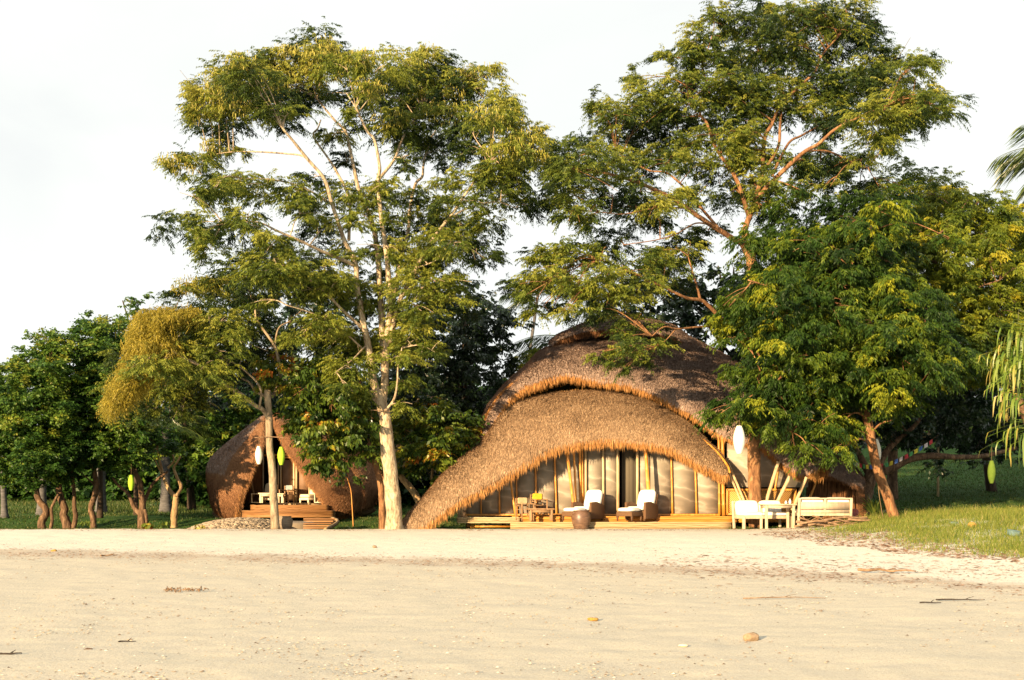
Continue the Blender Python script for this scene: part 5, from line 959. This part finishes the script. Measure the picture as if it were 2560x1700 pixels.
def wood_chair(name, label, loc, rz, m='wood', cloth=None, group=None, cl='towel'):
    o = thing(name, label, 'chair', loc, rz, group)
    o.scale = (.86, .86, .86)
    for sx in (-1, 1):
        for sy in (-1, 1): l = MB(); bar(l, (sx*.25, sy*.24, 0), (sx*.25, sy*.24, .62 if sy < 0 else .86), .045, .045, (0, 1, 0)); part(l, 'leg', m, o, bev=.005)
        l = MB(); box(l, (sx*.25, 0, .64), (.06, .56, .035)); part(l, 'arm', m, o, bev=.008)
    s = MB()
    for i in range(5): box(s, (0, -.2+i*.1, .42), (.5, .08, .025))
    part(s, 'seat', m, o); s = MB()
    for z in (.58, .70, .82): box(s, (0, .25, z), (.46, .025, .07))
    part(s, 'backrest', m, o)
    if cloth: s = MB(); cushion(s, (.02, .22, .76), (.40, .07, .24), e=.25); part(s, cl, cloth, o, True)
    return o
wood_chair('wooden_chair', 'brown wooden armchair with a cream towel over its back', on(1312, 38.0, stp+.02), R(28), 'wood', 'towel', 'wooden chairs by the low table')
wood_chair('wooden_chair', 'brown wooden armchair with a yellow cushion behind the low table', on(1347, 38.75, DK), R(20), 'wood', 'yellow', 'wooden chairs by the low table', 'yellow_cushion')
def table(name, label, loc, rz, L_, W_, h, m, over=.05, leg=.07, th=.04):
    o = thing(name, label, 'table', loc, rz); t = MB(); k = max(2, int(W_/.12))
    for i in range(k): box(t, (0, -W_/2+W_/k*(i+.5), h-th/2), (L_, W_/k-.006, th))
    part(t, 'table_top', m, o, bev=.004); t = MB()
    for s in (-1, 1): box(t, (0, s*(W_/2-over-leg/2), h-th-.05), (L_-2*over-2*leg, .03, .09)); box(t, (s*(L_/2-over-leg/2), 0, h-th-.05), (.03, W_-2*over-2*leg, .09))
    part(t, 'apron', m, o)
    for sx in (-1, 1):
        for sy in (-1, 1): l = MB(); box(l, (sx*(L_/2-over-leg/2), sy*(W_/2-over-leg/2), (h-th)/2), (leg, leg, h-th)); part(l, 'leg', m, o, bev=.005)
    return o
table('low_table', 'low brown wooden table on the deck step in front of the wooden chairs', on(1352, 37.85, stp+.02), R(4), .85, .5, .40, 'wood')
# clay jar
def jar(name, label, loc, h, r, m):
    o = thing(name, label, 'jar', loc); mb = MB()
    lathe(mb, (0, 0, 0), [(0, 0), (r*.70, 0), (r*.74, h*.03), (r*.93, h*.3), (r, h*.55), (r*.95, h*.78), (r*.80, h*.93), (r*.76, h*.96), (r*.80, h*.985), (r*.78, h), (r*.66, h), (r*.66, h*.93), (r*.8, h*.7), (r*.7, h*.2), (0, h*.1)], 40); part(mb, 'body', m, o, True)
    mb = MB(); lathe(mb, (0, 0, 0), [(r*.79, h*.95), (r*.84, h*.965), (r*.84, h*.99), (r*.78, h*1.0)], 40); part(mb, 'rim', m, o, True); return o
jar('clay_jar', 'dark brown glazed clay jar standing on sand before the deck step', on(1453, 37.2), .60, .31, 'clay')
jar('clay_jar', 'pale grey stone jar tucked behind the thin tree by the cobbled mound', on(712, 37.9), .46, .26, 'clay_grey')
# slatted sofas
def sofa(label, loc, rz, W_=1.75):
    o = thing('wooden_sofa', label, 'sofa', loc, rz, 'pale wooden sofas around the dining table'); d = .74; h = .86
    for sx in (-1, 1):
        l = MB(); bar(l, (sx*W_/2, d/2+.08, h), (sx*W_/2, d/2-.02, 0), .075, .07, (0, 1, 0)); part(l, 'leg', 'teak', o, bev=.006)
        l = MB(); bar(l, (sx*W_/2, -d/2, .40), (sx*W_/2, -d/2, 0), .085, .075, (0, 1, 0)); part(l, 'leg', 'teak', o, bev=.006)
    l = MB(); bar(l, (0, d/2+.07, h), (0, d/2, .36), .07, .06, (0, 1, 0)); part(l, 'leg', 'teak', o, bev=.006)
    f = MB(); box(f, (0, -d/2, .37), (W_-.08, .05, .09)); box(f, (0, d/2, .37), (W_-.08, .05, .09))
    for s in (-1, 1): box(f, (s*W_/2, 0, .37), (.05, d-.08, .09))
    part(f, 'seat_frame', 'teak', o, bev=.005)
    f = MB()
    for i in range(6): box(f, (0, -.3+i*.12, .415), (W_-.06, .09, .02))
    part(f, 'seat_slats', 'teak', o)
    f = MB(); box(f, (0, d/2+.08, h+.01), (W_+.07, .08, .045)); part(f, 'top_rail', 'teak', o, bev=.01)
    for z, hh_ in ((.645, .23), (.46, .10)): f = MB(); box(f, (0, d/2+.075-(h-z)*.10, z), (W_-.07, .02, hh_)); part(f, 'back_board', 'teak', o)
    A = AX(-.22)
    for s in (-1, 1):
        c = MB(); cushion(c, (s*W_/4, d/2-.10, .66), (W_/2-.03, .16, .50), A); part(c, 'back_cushion', 'white', o, True)
        c = MB(); cushion(c, (s*W_/4, -.05, .48), (W_/2-.03, .68, .13)); part(c, 'seat_cushion', 'white', o, True)
    return o
g0 = lambda px, D: on(px, D)
sofa('pale wooden sofa facing the beach with white cushions, left of the dining table', g0(1905, 37.35), R(14), 1.62)
sofa('pale wooden sofa seen from its slatted back, behind the pile of branches', g0(2052, 36.95), R(183), 1.66)
tb = table('dining_table', 'weathered pale wooden dining table between the two sofas', g0(1943, 36.75), R(6), 1.05, .7, .79, 'teak', leg=.075)
for i, (px, h, lab) in enumerate([(1965, .10, 'short white shaker on the dining table'), (1975, .16, 'taller white bottle on the dining table beside the sofa back')]):
    o = MB(); lathe(o, (0, 0, 0), [(0, 0), (.035, 0), (.042, h*.3), (.04, h*.6), (.018, h*.78), (.02, h), (0, h)], 16); o = o.build('bottle', M['white'], smooth=True); p = P(px, 0, 36.8); o.location = (p[0], 36.8, float(tb.location[2])+.792); tag(o, lab, 'bottle')
# striped cushion
o = MB(); cushion(o, (0, 0, 0), (.40, .14, .24), e=.5); o = o.build('striped_cushion', M['stripe'], smooth=True); tag(o, 'red and cream striped cushion at the right end of the sofa', 'cushion'); o.location = P(2131, 1284, 37.4); o.rotation_euler = (.1, 0, .1)
mb = MB(); x_, y_ = o.location[0], 37.4; box(mb, (0, 0, .02), (.9, .6, .05)); 
for sx in (-.35, .35):
    for sy in (-.22, .22): box(mb, (sx, sy, -.09), (.06, .06, .2))
so = mb.build('low_stool', M['wood'], None, bev=.004); so.location = (x_-.05, y_+.05, float(gz(x_, y_))+.16); tag(so, 'low brown wooden stool under the striped cushion', 'stool'); o.location[2] = so.location[2]+.045+.12
# small hut furniture
SZ = float(P(0, z3(0, 1264)[1], 48.8)[2])+.09
def son(zx, D=49.6): p = P(z3(zx, 0)[0], 0, D); return (p[0], D, SZ)
def cube(label, loc, rz):
    o = thing('cube_table', label, 'side table', loc, rz, 'white open cube tables'); w_ = .36
    for s in (-1, 1): b = MB(); box(b, (s*w_/2, 0, w_/2), (.035, .34, w_+.035)); part(b, 'side', 'cream', o, bev=.004)
    for z in (0, w_): b = MB(); box(b, (0, 0, z if z else .0), (w_-.036, .34, .035)); part(b, 'board', 'cream', o, bev=.004)
    return o
cube('cream open cube table at the left edge of the small hut deck', np.array(son(708))+[0, 0, .02], .1)
cube('cream open cube table at the right edge of the small hut deck', np.array(son(1330, 49.2))+[0, 0, .02], -.05)
def lounge(label, loc, rz):
    o = thing('lounge_chair', label, 'lounge chair', loc, rz, 'cream lounge chairs on the small deck')
    b = MB(); cushion(b, (0, .0, .30), (.60, .62, .15)); part(b, 'seat_cushion', 'cream', o, True); b = MB(); box(b, (0, 0, .17), (.58, .6, .10)); part(b, 'seat', 'cream', o, bev=.01)
    b = MB(); cushion(b, (0, .36, .56), (.56, .13, .62), AX(-.25)); part(b, 'backrest', 'cream', o, True)
    for sx in (-1, 1):
        for sy in (-1, 1): l = MB(); box(l, (sx*.25, sy*.26, .06), (.06, .06, .12)); part(l, 'leg', 'cream', o)
    return o
lounge('cream lounge chair half hidden by the thin tree trunk', son(820, 49.9), R(-12)); lounge('cream lounge chair on the right side of the small hut deck', son(1225, 49.9), R(-38))
table('side_table', 'white slim-topped table beside the left lounge chair', son(810, 49.2), 0, .62, .5, .42, 'cream')
wood_chair('folding_chair', 'dark wooden chair with blue patterned cloth on the small hut deck', son(1005, 49.7), R(-22), 'wood', 'bluecloth', None, 'cloth')
table('side_table', 'small pale table right of the thin tree trunk', son(945, 49.2), 0, .36, .36, .40, 'cream')

# ------------------------------------------------------------ lanterns, flags, hanging things
def lantern(label, px, py0, py1, D, rpx, m, hang=60, group=None, ropetop=None):
    top = P(px, py0, D); bot = P(px, py1, D); h = top[2]-bot[2]; r = rpx*D/F; o = thing('paper_lantern', label, 'lantern', bot, 0, group); mb = MB(); pr = []
    n = 30
    for i in range(n+1):
        t = i/n; e = .42+.58*math.sin(math.pi*t)**.9; pr.append((r*e*(1.0+.045*(i % 2)), h*t))
    lathe(mb, (0, 0, 0), [(r*.36, .0)]+pr+[(r*.36, h)], 24); part(mb, 'shade', m, o, True)
    for z in (0, h): b = MB(); lathe(b, (0, 0, 0), [(r*.36, z-.006), (r*.44, z-.006), (r*.44, z+.008), (r*.36, z+.008)], 20); part(b, 'ring', m, o)
    b = MB(); tube(b, [(0, 0, h*.98), (.01, 0, h+hang*D/F)], .008, 5); part(b, 'cord', 'cord', o); return o
g = 'long paper lanterns hung in the trees'
M['paper_d'] = mat('shade_darkened_green_paper', [(.3, (.08, .14, .02)), (.7, (.12, .18, .03))], 8, 3, .8, .1, .2)  # green lantern paper with tree shade put into its darker colour
lantern('white long paper lantern left of the thin pale trunk', 647, 1116, 1160, 37.0, 8.8, 'paper_w', 24, g)
lantern('green long paper lantern right of the thin pale trunk', 703, 1118, 1162, 37.0, 8.8, 'paper_g', 24, g)
lantern('lime green paper lantern in the left grove', 328, 1188, 1226, 45.6, 7.6, 'paper_g', 45, g)
lantern('large white paper lantern beside the orange trunk at the big hut', 1848, 1065, 1134, 33.9, 14.5, 'paper_w', 40, g)
lantern('white paper lantern hidden behind the slanting trunk', 2188, 1098, 1166, 37.8, 14, 'paper_w', 40, g)
lantern('dim green paper lantern hanging over the shaded lawn', 2479, 1152, 1208, 39.5, 9.5, 'paper_d', 50, g)
mb = MB(); tube(mb, catmull([P(636, 1094, 37.0), P(672, 1092, 37.05), P(712, 1094, 37.0)], 12), .014, 6); o = mb.build('hanging_stick', M['branch']); tag(o, 'thin horizontal stick tied to the pale trunk, carrying the white and green lanterns', 'stick')
mb = MB(); tube(mb, catmull([P(926, 1025, 36.6), P(955, 1027, 36.6), P(982, 1028, 36.6)], 8), .016, 6); o = mb.build('hanging_stick', M['branch']); tag(o, 'short stick tied across the cream trunk below its fork', 'stick')
bo = thing('hanging_bulb', 'small white bulb hung from the stick on the cream trunk', 'lamp', P(929, 1062, 36.6)); mb = MB(); lathe(mb, (0, 0, 0), [(0, 0), (.03, .02), (.035, .08), (.015, .15), (0, .16)], 12); part(mb, 'bulb', 'white', bo, True); mb = MB(); tube(mb, [(0, 0, .15), (0, 0, .46)], .006, 4); part(mb, 'cord', 'cord', bo)
mb = MB(); tube(mb, catmull([P(2192, 1150, 36.9), P(2196, 1220, 36.9), P(2203, 1270, 36.9), P(2210, 1303, 36.9)], 20), .014, 5); o = mb.build('hanging_rope', M['cord']); tag(o, 'brown rope hanging beside the slanting trunk', 'rope')
fl = thing('flag_string', 'string of small coloured prayer flags along the arching limb', 'flags', P(2125, 1148, 40.6)); FO = np.array(fl.location)
ln_ = catmull([P(2125, 1146, 40.8), P(2150, 1158, 40.6), P(2175, 1162, 40.5), P(2210, 1158, 40.5), P(2245, 1146, 40.5), P(2280, 1128, 40.6), P(2315, 1108, 40.7), P(2350, 1085, 40.9)], 120)
mb = MB(); tube(mb, ln_, .006, 4); mb.build('string', M['cord'], fl, off=FO)
for nme, c in (('flag_blue', (.06, .12, .35)), ('flag_white', (.55, .5, .5)), ('flag_red', (.42, .05, .06)), ('flag_green', (.07, .25, .1)), ('flag_yellow', (.55, .45, .06))): M[nme] = mat(nme, [(.3, c), (.7, tuple(x*1.15 for x in c))], 6, 3, .9, .1, .1)
for i in range(18):
    k = 4+i*6; a, b = ln_[k], ln_[k+4]; mb = MB(); w_ = b-a; sw = rg.normal(0, .04); G = np.array([[a+w_*u_+np.array([0, sw*v_+.015*math.sin(9*u_), -v_*.15]) for v_ in np.linspace(0, 1, 4)] for u_ in np.linspace(0, 1, 5)]); grid_mesh(mb, G); mb.build('flag', M[['flag_blue', 'flag_white', 'flag_red', 'flag_green', 'flag_yellow'][i % 5]], fl, True, FO)
# bamboo lattice far behind
la = thing('bamboo_lattice', 'pale bamboo lattice railing half hidden in the shade above the lawn', 'railing', P(2190, 1100, 48)); LO = np.array(la.location)
for y in (1072, 1080, 1088, 1096): mb = MB(); tube(mb, [P(2118, y+2, 48), P(2260, y-6, 48), P(2345, y-2, 48)], .02, 5); mb.build('rail', M['bamboo_pale'], la, off=LO)
for i in range(13): x = 2124+i*18; mb = MB(); tube(mb, [P(x, 1108, 48), P(x, 1066, 48)], .018, 5); mb.build('upright', M['bamboo_pale'], la, off=LO)
for x in (2120, 2235, 2345): mb = MB(); a = P(x, 1070, 48.1); tube(mb, [a, (a[0], a[1], float(gz(a[0], a[1]))-.1)], .05, 6); mb.build('post', M['bamboo_pale'], la, off=LO)

# ------------------------------------------------------------ loose things on the ground
pile = [(1990,1300,2090,1312,.045),(2000,1314,2130,1296,.05),(2020,1308,2170,1292,.055),(1998,1290,2060,1312,.03),(2050,1300,2110,1318,.035),(2030,1285,2075,1308,.022),(2080,1290,2150,1316,.03),(2000,1305,2060,1296,.04),(2100,1312,2176,1306,.03),(2060,1318,2160,1300,.028),(1985,1318,2050,1306,.03),(2040,1316,2090,1290,.02),(2110,1300,2165,1315,.022),(2005,1284,2035,1300,.016),(2120,1294,2176,1296,.04)]
for i, (x0, y0, x1, y1, r) in enumerate(pile):
    d = 35.9+rg.uniform(-.25, .3); a = P(x0, min(y0+4, 1316), d); b = P(x1, min(y1+4, 1316), d+rg.uniform(-.4, .4)); m_ = (a+b)/2+rg.normal(0, .05, 3)
    mb = MB(); tube(mb, catmull([a, m_, b], 10), np.linspace(r, r*.5, 10), 7, wob=.06, rng=rg)
    if i % 2: e = b*.4+m_*.6; tube(mb, catmull([m_, (m_+e)/2+[0, 0, .06], e+[.12, -.05, .16]], 6), np.linspace(r*.5, r*.2, 6), 5)
    o = mb.build('dead_branch', M['branch'], None, True, off=a); o.location = a; tag(o, {0: 'dead branch lying low at the left end of the heap beside the sofa leg', 2: 'longest dead branch reaching the right end of the heap', 5: 'thin forked branch sticking up from the middle of the heap', 13: 'short thin branch poking up at the left of the heap', 8: 'thin dead branch lying flat at the right end of the heap'}.get(i, 'dead brown branch in the heap behind the slatted sofa back'), 'branch', 'heap of dead branches by the sofa')
def pebble(name, label, px, py, s, m, seed, cat='stone'):
    # intersect pixel ray with the sand
    D = 6.0
    for D in np.arange(6, 37, .02):
        p = P(px, py, D)
        if p[2] <= gz(p[0], D)+.02: break
    o = MB(); stone(o, (0, 0, 0), s, np.random.default_rng(seed), .5, 9); o = o.build(name, M[m], None, True); o.location = (p[0], D, float(gz(p[0], D))+s[2]*.45); tag(o, label, cat); return o
M['rock_o'] = mat('orange_stone', [(.3, (.26, .14, .03)), (.7, (.42, .25, .07))], 30, 5, .8, .2, .4)
M['rock_g'] = mat('tan_stone', [(.3, (.20, .14, .085)), (.7, (.34, .25, .165))], 25, 6, .9, .2, .5)
M['rock_d'] = mat('dark_stone', [(.3, (.05, .035, .025)), (.7, (.14, .09, .06))], 25, 6, .9, .2, .5)
M['plastic'] = mat('faded_blue_plastic', [(.3, (.10, .17, .17)), (.7, (.16, .24, .23))], 3, 3, .5, .4, .1)
pebble('stone', 'bright orange yellow stone on the open sand at centre', 1482, 1548, (.075, .05, .032), 'rock_o', 1)
pebble('stone', 'largest stone, a tan pyramid-shaped rock at lower right', 1880, 1596, (.10, .07, .065), 'rock_g', 2)
pebble('stone', 'small brown round stone near the top of the sand below the cream trunk', 937, 1367, (.06, .05, .045), 'rock_g', 3)
pebble('stone', 'orange brown stone at the far left of the sand', 133, 1377, (.08, .06, .045), 'rock_o', 4)
pebble('stone', 'pale flat stone by the lower centre of the sand', 1708, 1612, (.06, .045, .018), 'cream', 5)
pebble('stone', 'dark small stone in the lower left foreground', 220, 1620, (.05, .025, .018), 'rock_d', 6)
pebble('stone', 'reddish round stone half buried in the right grass', 2430, 1318, (.13, .1, .11), 'rock_o', 7)
def twig(label, px, py, Lm, r, ang, seed, m='branch'):
    for D in np.arange(6, 37, .02):
        p = P(px, py, D)
        if p[2] <= gz(p[0], D)+.01: break
    rr = np.random.default_rng(seed); d = np.array([math.cos(ang), math.sin(ang), 0]); pts = [np.array([p[0], D, 0])+d*Lm*t+rr.normal(0, Lm*.03, 3)*[1, 1, 0] for t in np.linspace(-.5, .5, 6)]
    for q in pts: q[2] = float(gz(q[0], q[1]))+r*1.1+abs(rr.normal(0, Lm*.02))
    mb = MB(); c = catmull(pts, 18); tube(mb, c, np.linspace(r, r*.4, 18), 6, wob=.1, rng=rr)
    for k in (9,): tube(mb, catmull([c[k], c[k]+d*Lm*.1+[0, Lm*.08, .02], c[k]+d*Lm*.2+[0, Lm*.1, .035]], 5), np.linspace(r*.6, r*.2, 5), 5)
    base = c[0].copy(); o = mb.build('driftwood_stick', M[m], None, True, off=base); o.location = base; tag(o, label, 'stick')
M['char'] = mat('blackened_wood', [(.3, (.02, .017, .015)), (.7, (.07, .055, .045))], 20, 5, .9, .1, .4)
twig('black charred stick at the left edge of the sand', 22, 1636, .24, .014, .15, 1, 'char'); twig('short dark stick in the lower left sand', 318, 1604, .18, .009, .2, 2, 'char')
twig('brown twig on the upper left sand', 272, 1390, .35, .02, .5, 3); twig('long thin curved stick on the right sand', 1955, 1496, 1.1, .010, .12, 4)
twig('dark thin stick at the far right of the sand', 2405, 1501, .7, .012, -.05, 5, 'char'); twig('short black stick left of the dark one at far right', 2325, 1508, .3, .012, .1, 6, 'char')
twig('grey driftwood piece below the grassy bank', 2215, 1432, 1.0, .03, .05, 7)
mb = MB(); box(mb, (0, 0, .07), (.24, .18, .12)); box(mb, (0, 0, .14), (.26, .2, .02)); o = mb.build('plastic_box', M['plastic'], None, bev=.02); o.location = (*on(2532, 28.4)[:2], on(2532, 28.4)[2]+.04); o.rotation_euler = (.15, .1, .3); tag(o, 'faded blue-green plastic box lying in the right grass', 'box')
o = pebble('plastic_bottle', 'pale translucent bottle lying in the right grass', 2385, 1309, (.13, .06, .06), 'plastic', 9, 'bottle')
# tangle of seaweed at left
sw = MB(); rr = np.random.default_rng(21)
for px in (412, 430, 452, 470, 492, 505):
    for k in range(6):
        D = 17.4+rr.normal(0, .12); p = P(px+rr.normal(0, 7), 0, D); c = np.array([p[0], D, float(gz(p[0], D))+.02]); tube(sw, catmull([c, c+rr.normal(0, .03, 3)*[1, 1, .3]+[0, 0, .03], c+rr.normal(0, .05, 3)*[1, 1, .1]], 6), .006, 4)
o = sw.build('seaweed', M['branch']); kind(o, 'stuff', 'tangle of dried seaweed and twigs on the left sand')

# tiny shells, shingle and litter
def scatter(name, label, n, area, smin, smax, matl, seed, flat=.5, dens=None, elong=1.3):
    rr = np.random.default_rng(seed); P_ = area(n, rr); s = rr.uniform(0, 1, len(P_))**2.2*(smax-smin)+smin
    base = np.array([(1, 0, 0), (.2, .9, .1), (-.8, .5, 0), (-.7, -.6, .1), (.4, -.9, 0), (0, 0, 1), (0, 0, -.5)]); T = [(0, 1, 5), (1, 2, 5), (2, 3, 5), (3, 4, 5), (4, 0, 5)]
    a = rr.uniform(0, 6.28, len(P_)); V = base[None]*rr.uniform(.7, 1.3, (len(P_), 7, 3)); V[..., 0] *= elong; V[..., 2] *= flat; V = V*s[:, None, None]
    x = V[..., 0]*np.cos(a)[:, None]-V[..., 1]*np.sin(a)[:, None]; y = V[..., 0]*np.sin(a)[:, None]+V[..., 1]*np.cos(a)[:, None]; V = np.stack([x, y, V[..., 2]], -1)+P_[:, None]
    m = len(P_); Q = (np.arange(m)[:, None, None]*7+np.array(T)[None]).reshape(-1, 3); mb = MB(); mb.add(V.reshape(-1, 3), T=Q, tint=np.repeat(rr.uniform(0, 1, m), 7)); return kind(mb.build(name, matl), 'stuff', label)
def area_sand(n, rr):
    D = 9.5+rr.uniform(0, 1, n)**1.25*21; px = rr.uniform(-60, 2620, n); x = (px-CX)/F*D; k = fbm(x, D, .8, 4, 6); q = k > .46+rr.uniform(-.14, .14, n); x, D = x[q], D[q]; return np.stack([x, D, gz(x, D)+.003], 1)
M['shell'] = leaf_mat('shell_grit', [(0, (.10, .065, .045)), (.25, (.30, .21, .14)), (.5, (.55, .42, .26)), (.75, (.62, .51, .36)), (1, (.85, .78, .66))], 0, .2, .8)
scatter('shell_grit', 'broken shells and grit strewn over the grey lower sand', 24000, area_sand, .004, .020, M['shell'], 31)
def area_wrack(n, rr):
    x = rr.uniform(-13, 15, n); y = wrack(x)+rr.normal(0, .8, n)+(fbm(x, x*0, .5, 3, 8)-.5)*2; return np.stack([x, y, gz(x, y)+.005], 1)
M['litter'] = leaf_mat('dry_litter', [(0, (.12, .06, .03)), (.4, (.30, .17, .10)), (.75, (.45, .30, .20)), (1, (.60, .50, .42))], .1, .1, .9)
scatter('tide_litter', 'reddish brown line of dry tide litter along the sand', 6200, area_wrack, .006, .026, M['litter'], 32, .35, elong=2.2)
def area_bank(n, rr):
    y = rr.uniform(22, 34, n); x = rr.uniform(5.5, 16, n); b = bank(x, y); q = (b > -1.3) & (b < 1.3+rr.uniform(0, 1.5, n)); x, y = x[q], y[q]; return np.stack([x, y, gz(x, y)+.012], 1)
scatter('leaf_litter', 'dry leaves and twigs along the edge of the grassy bank', 13000, area_bank, .012, .05, M['litter'], 33, .4, elong=1.9)
def area_right(n, rr):
    x = rr.uniform(3, 15, n); y = 22.5-.28*x+rr.normal(0, 1.6, n)+1.2; return np.stack([x, y, gz(x, y)+.005], 1)
scatter('tide_litter', 'loose brown twigs scattered over the right sand', 2600, area_right, .006, .03, M['litter'], 34, .3, elong=3.2)

def area_crest(n, rr):
    x = rr.uniform(-17, 9.5, n); y = rr.uniform(34.8, 37.1, n); k = fbm(x, y, .7, 3, 4) > .45; x, y = x[k], y[k]; return np.stack([x, y, gz(x, y)+.012], 1)
scatter('leaf_litter', 'fallen leaves and small shells along the top edge of the beach', 2600, area_crest, .008, .035, M['litter'], 35, .4, elong=1.8)

# grass on the bank and lawn edge
def grass(name, label, n, area, h0, h1, w_, m, seed, tintb=.5, lean=.35):
    rr = np.random.default_rng(seed); C, sc = area(n, rr); n = len(C); a = rr.uniform(0, 6.28, n); wv = np.stack([np.cos(a), np.sin(a), 0*a], 1)*w_/2; h = (rr.uniform(h0, h1, n)*sc)[:, None]
    d = unit(np.stack([rr.normal(0, lean, n), rr.normal(0, lean, n), np.ones(n)], 1)); b = rr.normal(0, .35, (n, 3))*[1, 1, 0]; m1 = C+d*h*.55; e = C+d*h+b*h*.5
    T = np.clip(tintb+rr.normal(0, .2, n), 0, 1); mb = MB(); mb.add(np.stack([C-wv, C+wv, m1+wv*.7, m1-wv*.7], 1).reshape(-1, 3), np.arange(4*n).reshape(-1, 4), tint=np.repeat(T, 4)); mb.add(np.stack([m1-wv*.7, m1+wv*.7, e], 1).reshape(-1, 3), T=np.arange(3*n).reshape(-1, 3), tint=np.repeat(T, 3)); return kind(mb.build(name, m), 'stuff', label)
def a_bank(n, rr):
    y = rr.uniform(22.5, 38.5, n); x = rr.uniform(7, 19, n); b = bank(x, y); dn = fbm(x, y, 1.1, 3, 12); q = (b > rr.uniform(-.3, 1.6, n)) & (dn > rr.uniform(.15, .62, n)); x, y = x[q], y[q]; return np.stack([x, y, gz(x, y)-.01], 1), .55+.7*np.clip(b[q]/4, 0, 1)
grass('bank_grass', 'yellow green wild grass on the sandy bank at right', 150000, a_bank, .05, .20, .014, M['grass'], 41)
def a_edge(n, rr):
    y = rr.uniform(36.3, 38.3, n); x = rr.uniform(9.5, 20, n); return np.stack([x, y, gz(x, y)-.01], 1), rr.uniform(.5, 1.3, n)
grass('bank_grass', 'taller grass tips along the top of the right bank', 7000, a_edge, .12, .34, .012, M['grass'], 42, .6)
def a_lawn(n, rr):
    y = 37.5+rr.uniform(0, 1, n)**1.3*30; x = rr.uniform(7, 34, n); return np.stack([x, y, gz(x, y)-.01], 1), np.ones(n)
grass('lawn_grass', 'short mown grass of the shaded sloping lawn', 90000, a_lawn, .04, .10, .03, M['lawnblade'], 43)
def a_left(n, rr):
    y = 42+rr.uniform(0, 1, n)**1.2*40; x = -rr.uniform(.0, 1, n)*(6+y*.5)-1; q = fbm(x, y, .4, 3, 3) > .35; x, y = x[q], y[q]; q = ~((np.abs(x-cx) < rx) & (y < 49)); x, y = x[q], y[q]; return np.stack([x, y, gz(x, y)-.01], 1), .7+.9*sstep((y-50)/10)
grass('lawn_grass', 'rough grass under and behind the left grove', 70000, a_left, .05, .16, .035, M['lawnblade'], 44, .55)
def a_mid(n, rr):
    x = rr.uniform(-8.3, -2.5, n); y = rr.uniform(40, 50, n); q = x > P(z3(1500, 0)[0], 0, 1)[0]*y; x, y = x[q], y[q]; return np.stack([x, y, gz(x, y)-.01], 1), np.ones(len(x))
grass('lawn_grass', 'small green lawn between the small hut and the cream trunk', 16000, a_mid, .04, .09, .02, M['lawnblade'], 45, .6)
# small plants
def tuft(label, px, D, n, Ln, w_, m, seed, cat='plant', name='spiky_plant'):
    b = gp(px, D); rr = np.random.default_rng(seed); mb = MB()
    for i in range(n):
        a = rr.uniform(0, 6.28); el = rr.uniform(.5, 1.4); d = np.array([math.cos(a)*math.cos(el), math.sin(a)*math.cos(el), math.sin(el)]); L_ = Ln*rr.uniform(.7, 1.1); pts = np.array([b+d*L_*t+np.array([0, 0, -1])*L_*.45*t*t for t in np.linspace(0, 1, 7)])
        wv = unit(np.cross(d, [0, 0, 1.]))*w_/2; ww = np.array([.6, 1, 1, .9, .7, .4, .05])[:, None]; mb.add(np.concatenate([pts-wv*ww, pts+wv*ww]), [(k, k+1, 8+k, 7+k) for k in range(6)], tint=rr.uniform(.2, .8))
    o = mb.build(name, m, None, off=b); o.location = b; tag(o, label, cat)
tuft('dark spiky plant at the foot of the yellow stem', 880, 42.5, 40, .5, .04, M['palm'], 51)
tuft('small grassy tuft on the lawn near the cream trunk', 930, 42, 30, .4, .02, M['pandan'], 52)
tuft('tall dark strap-leaved plant between hut end and slanting trunk', 2186, 39.5, 60, 1.5, .06, M['palm'], 53)
o = thing('young_tree', 'young sapling with bare yellow stem in front of the small hut', 'tree', gp(884, 42.5)); BO = np.array(o.location); mb = MB(); tube(mb, catmull([BO-[0, 0, .05], P(880, 1260, 42.5), P(877, 1225, 42.5), P(868, 1195, 42.5)], 20), np.linspace(.022, .012, 20), 6); mb.build('trunk', M['bamboo'], o, True, BO)
mb = MB(); rr = np.random.default_rng(6)
for q in [(868, 1195), (855, 1205), (880, 1190), (865, 1180)]: pad_leaves(mb, P(*q, 42.5), .25, .25, .2, SPEC['broad'], .3, rr, .5)
mb.build('crown', M['broad'], o, off=BO)
for i, (px, D, lab) in enumerate([(385, 38.5, 'low green weed at the foot of the lantern tree'), (188, 40, 'low weed between the twin tan stems'), (498, 38.2, 'tiny yellow plant at the left foot of the cobbled mound')]):
    mb = MB(); b = gp(px, D); rr = np.random.default_rng(60+i); pad_leaves(mb, b+[0, 0, .16], .28, .25, .16, SPEC['broad'], .5, rr, .9 if i < 2 else .3); o = mb.build('weed', M['broad'] if i < 2 else M['pods'], None, off=b); o.location = b; tag(o, lab, 'plant')
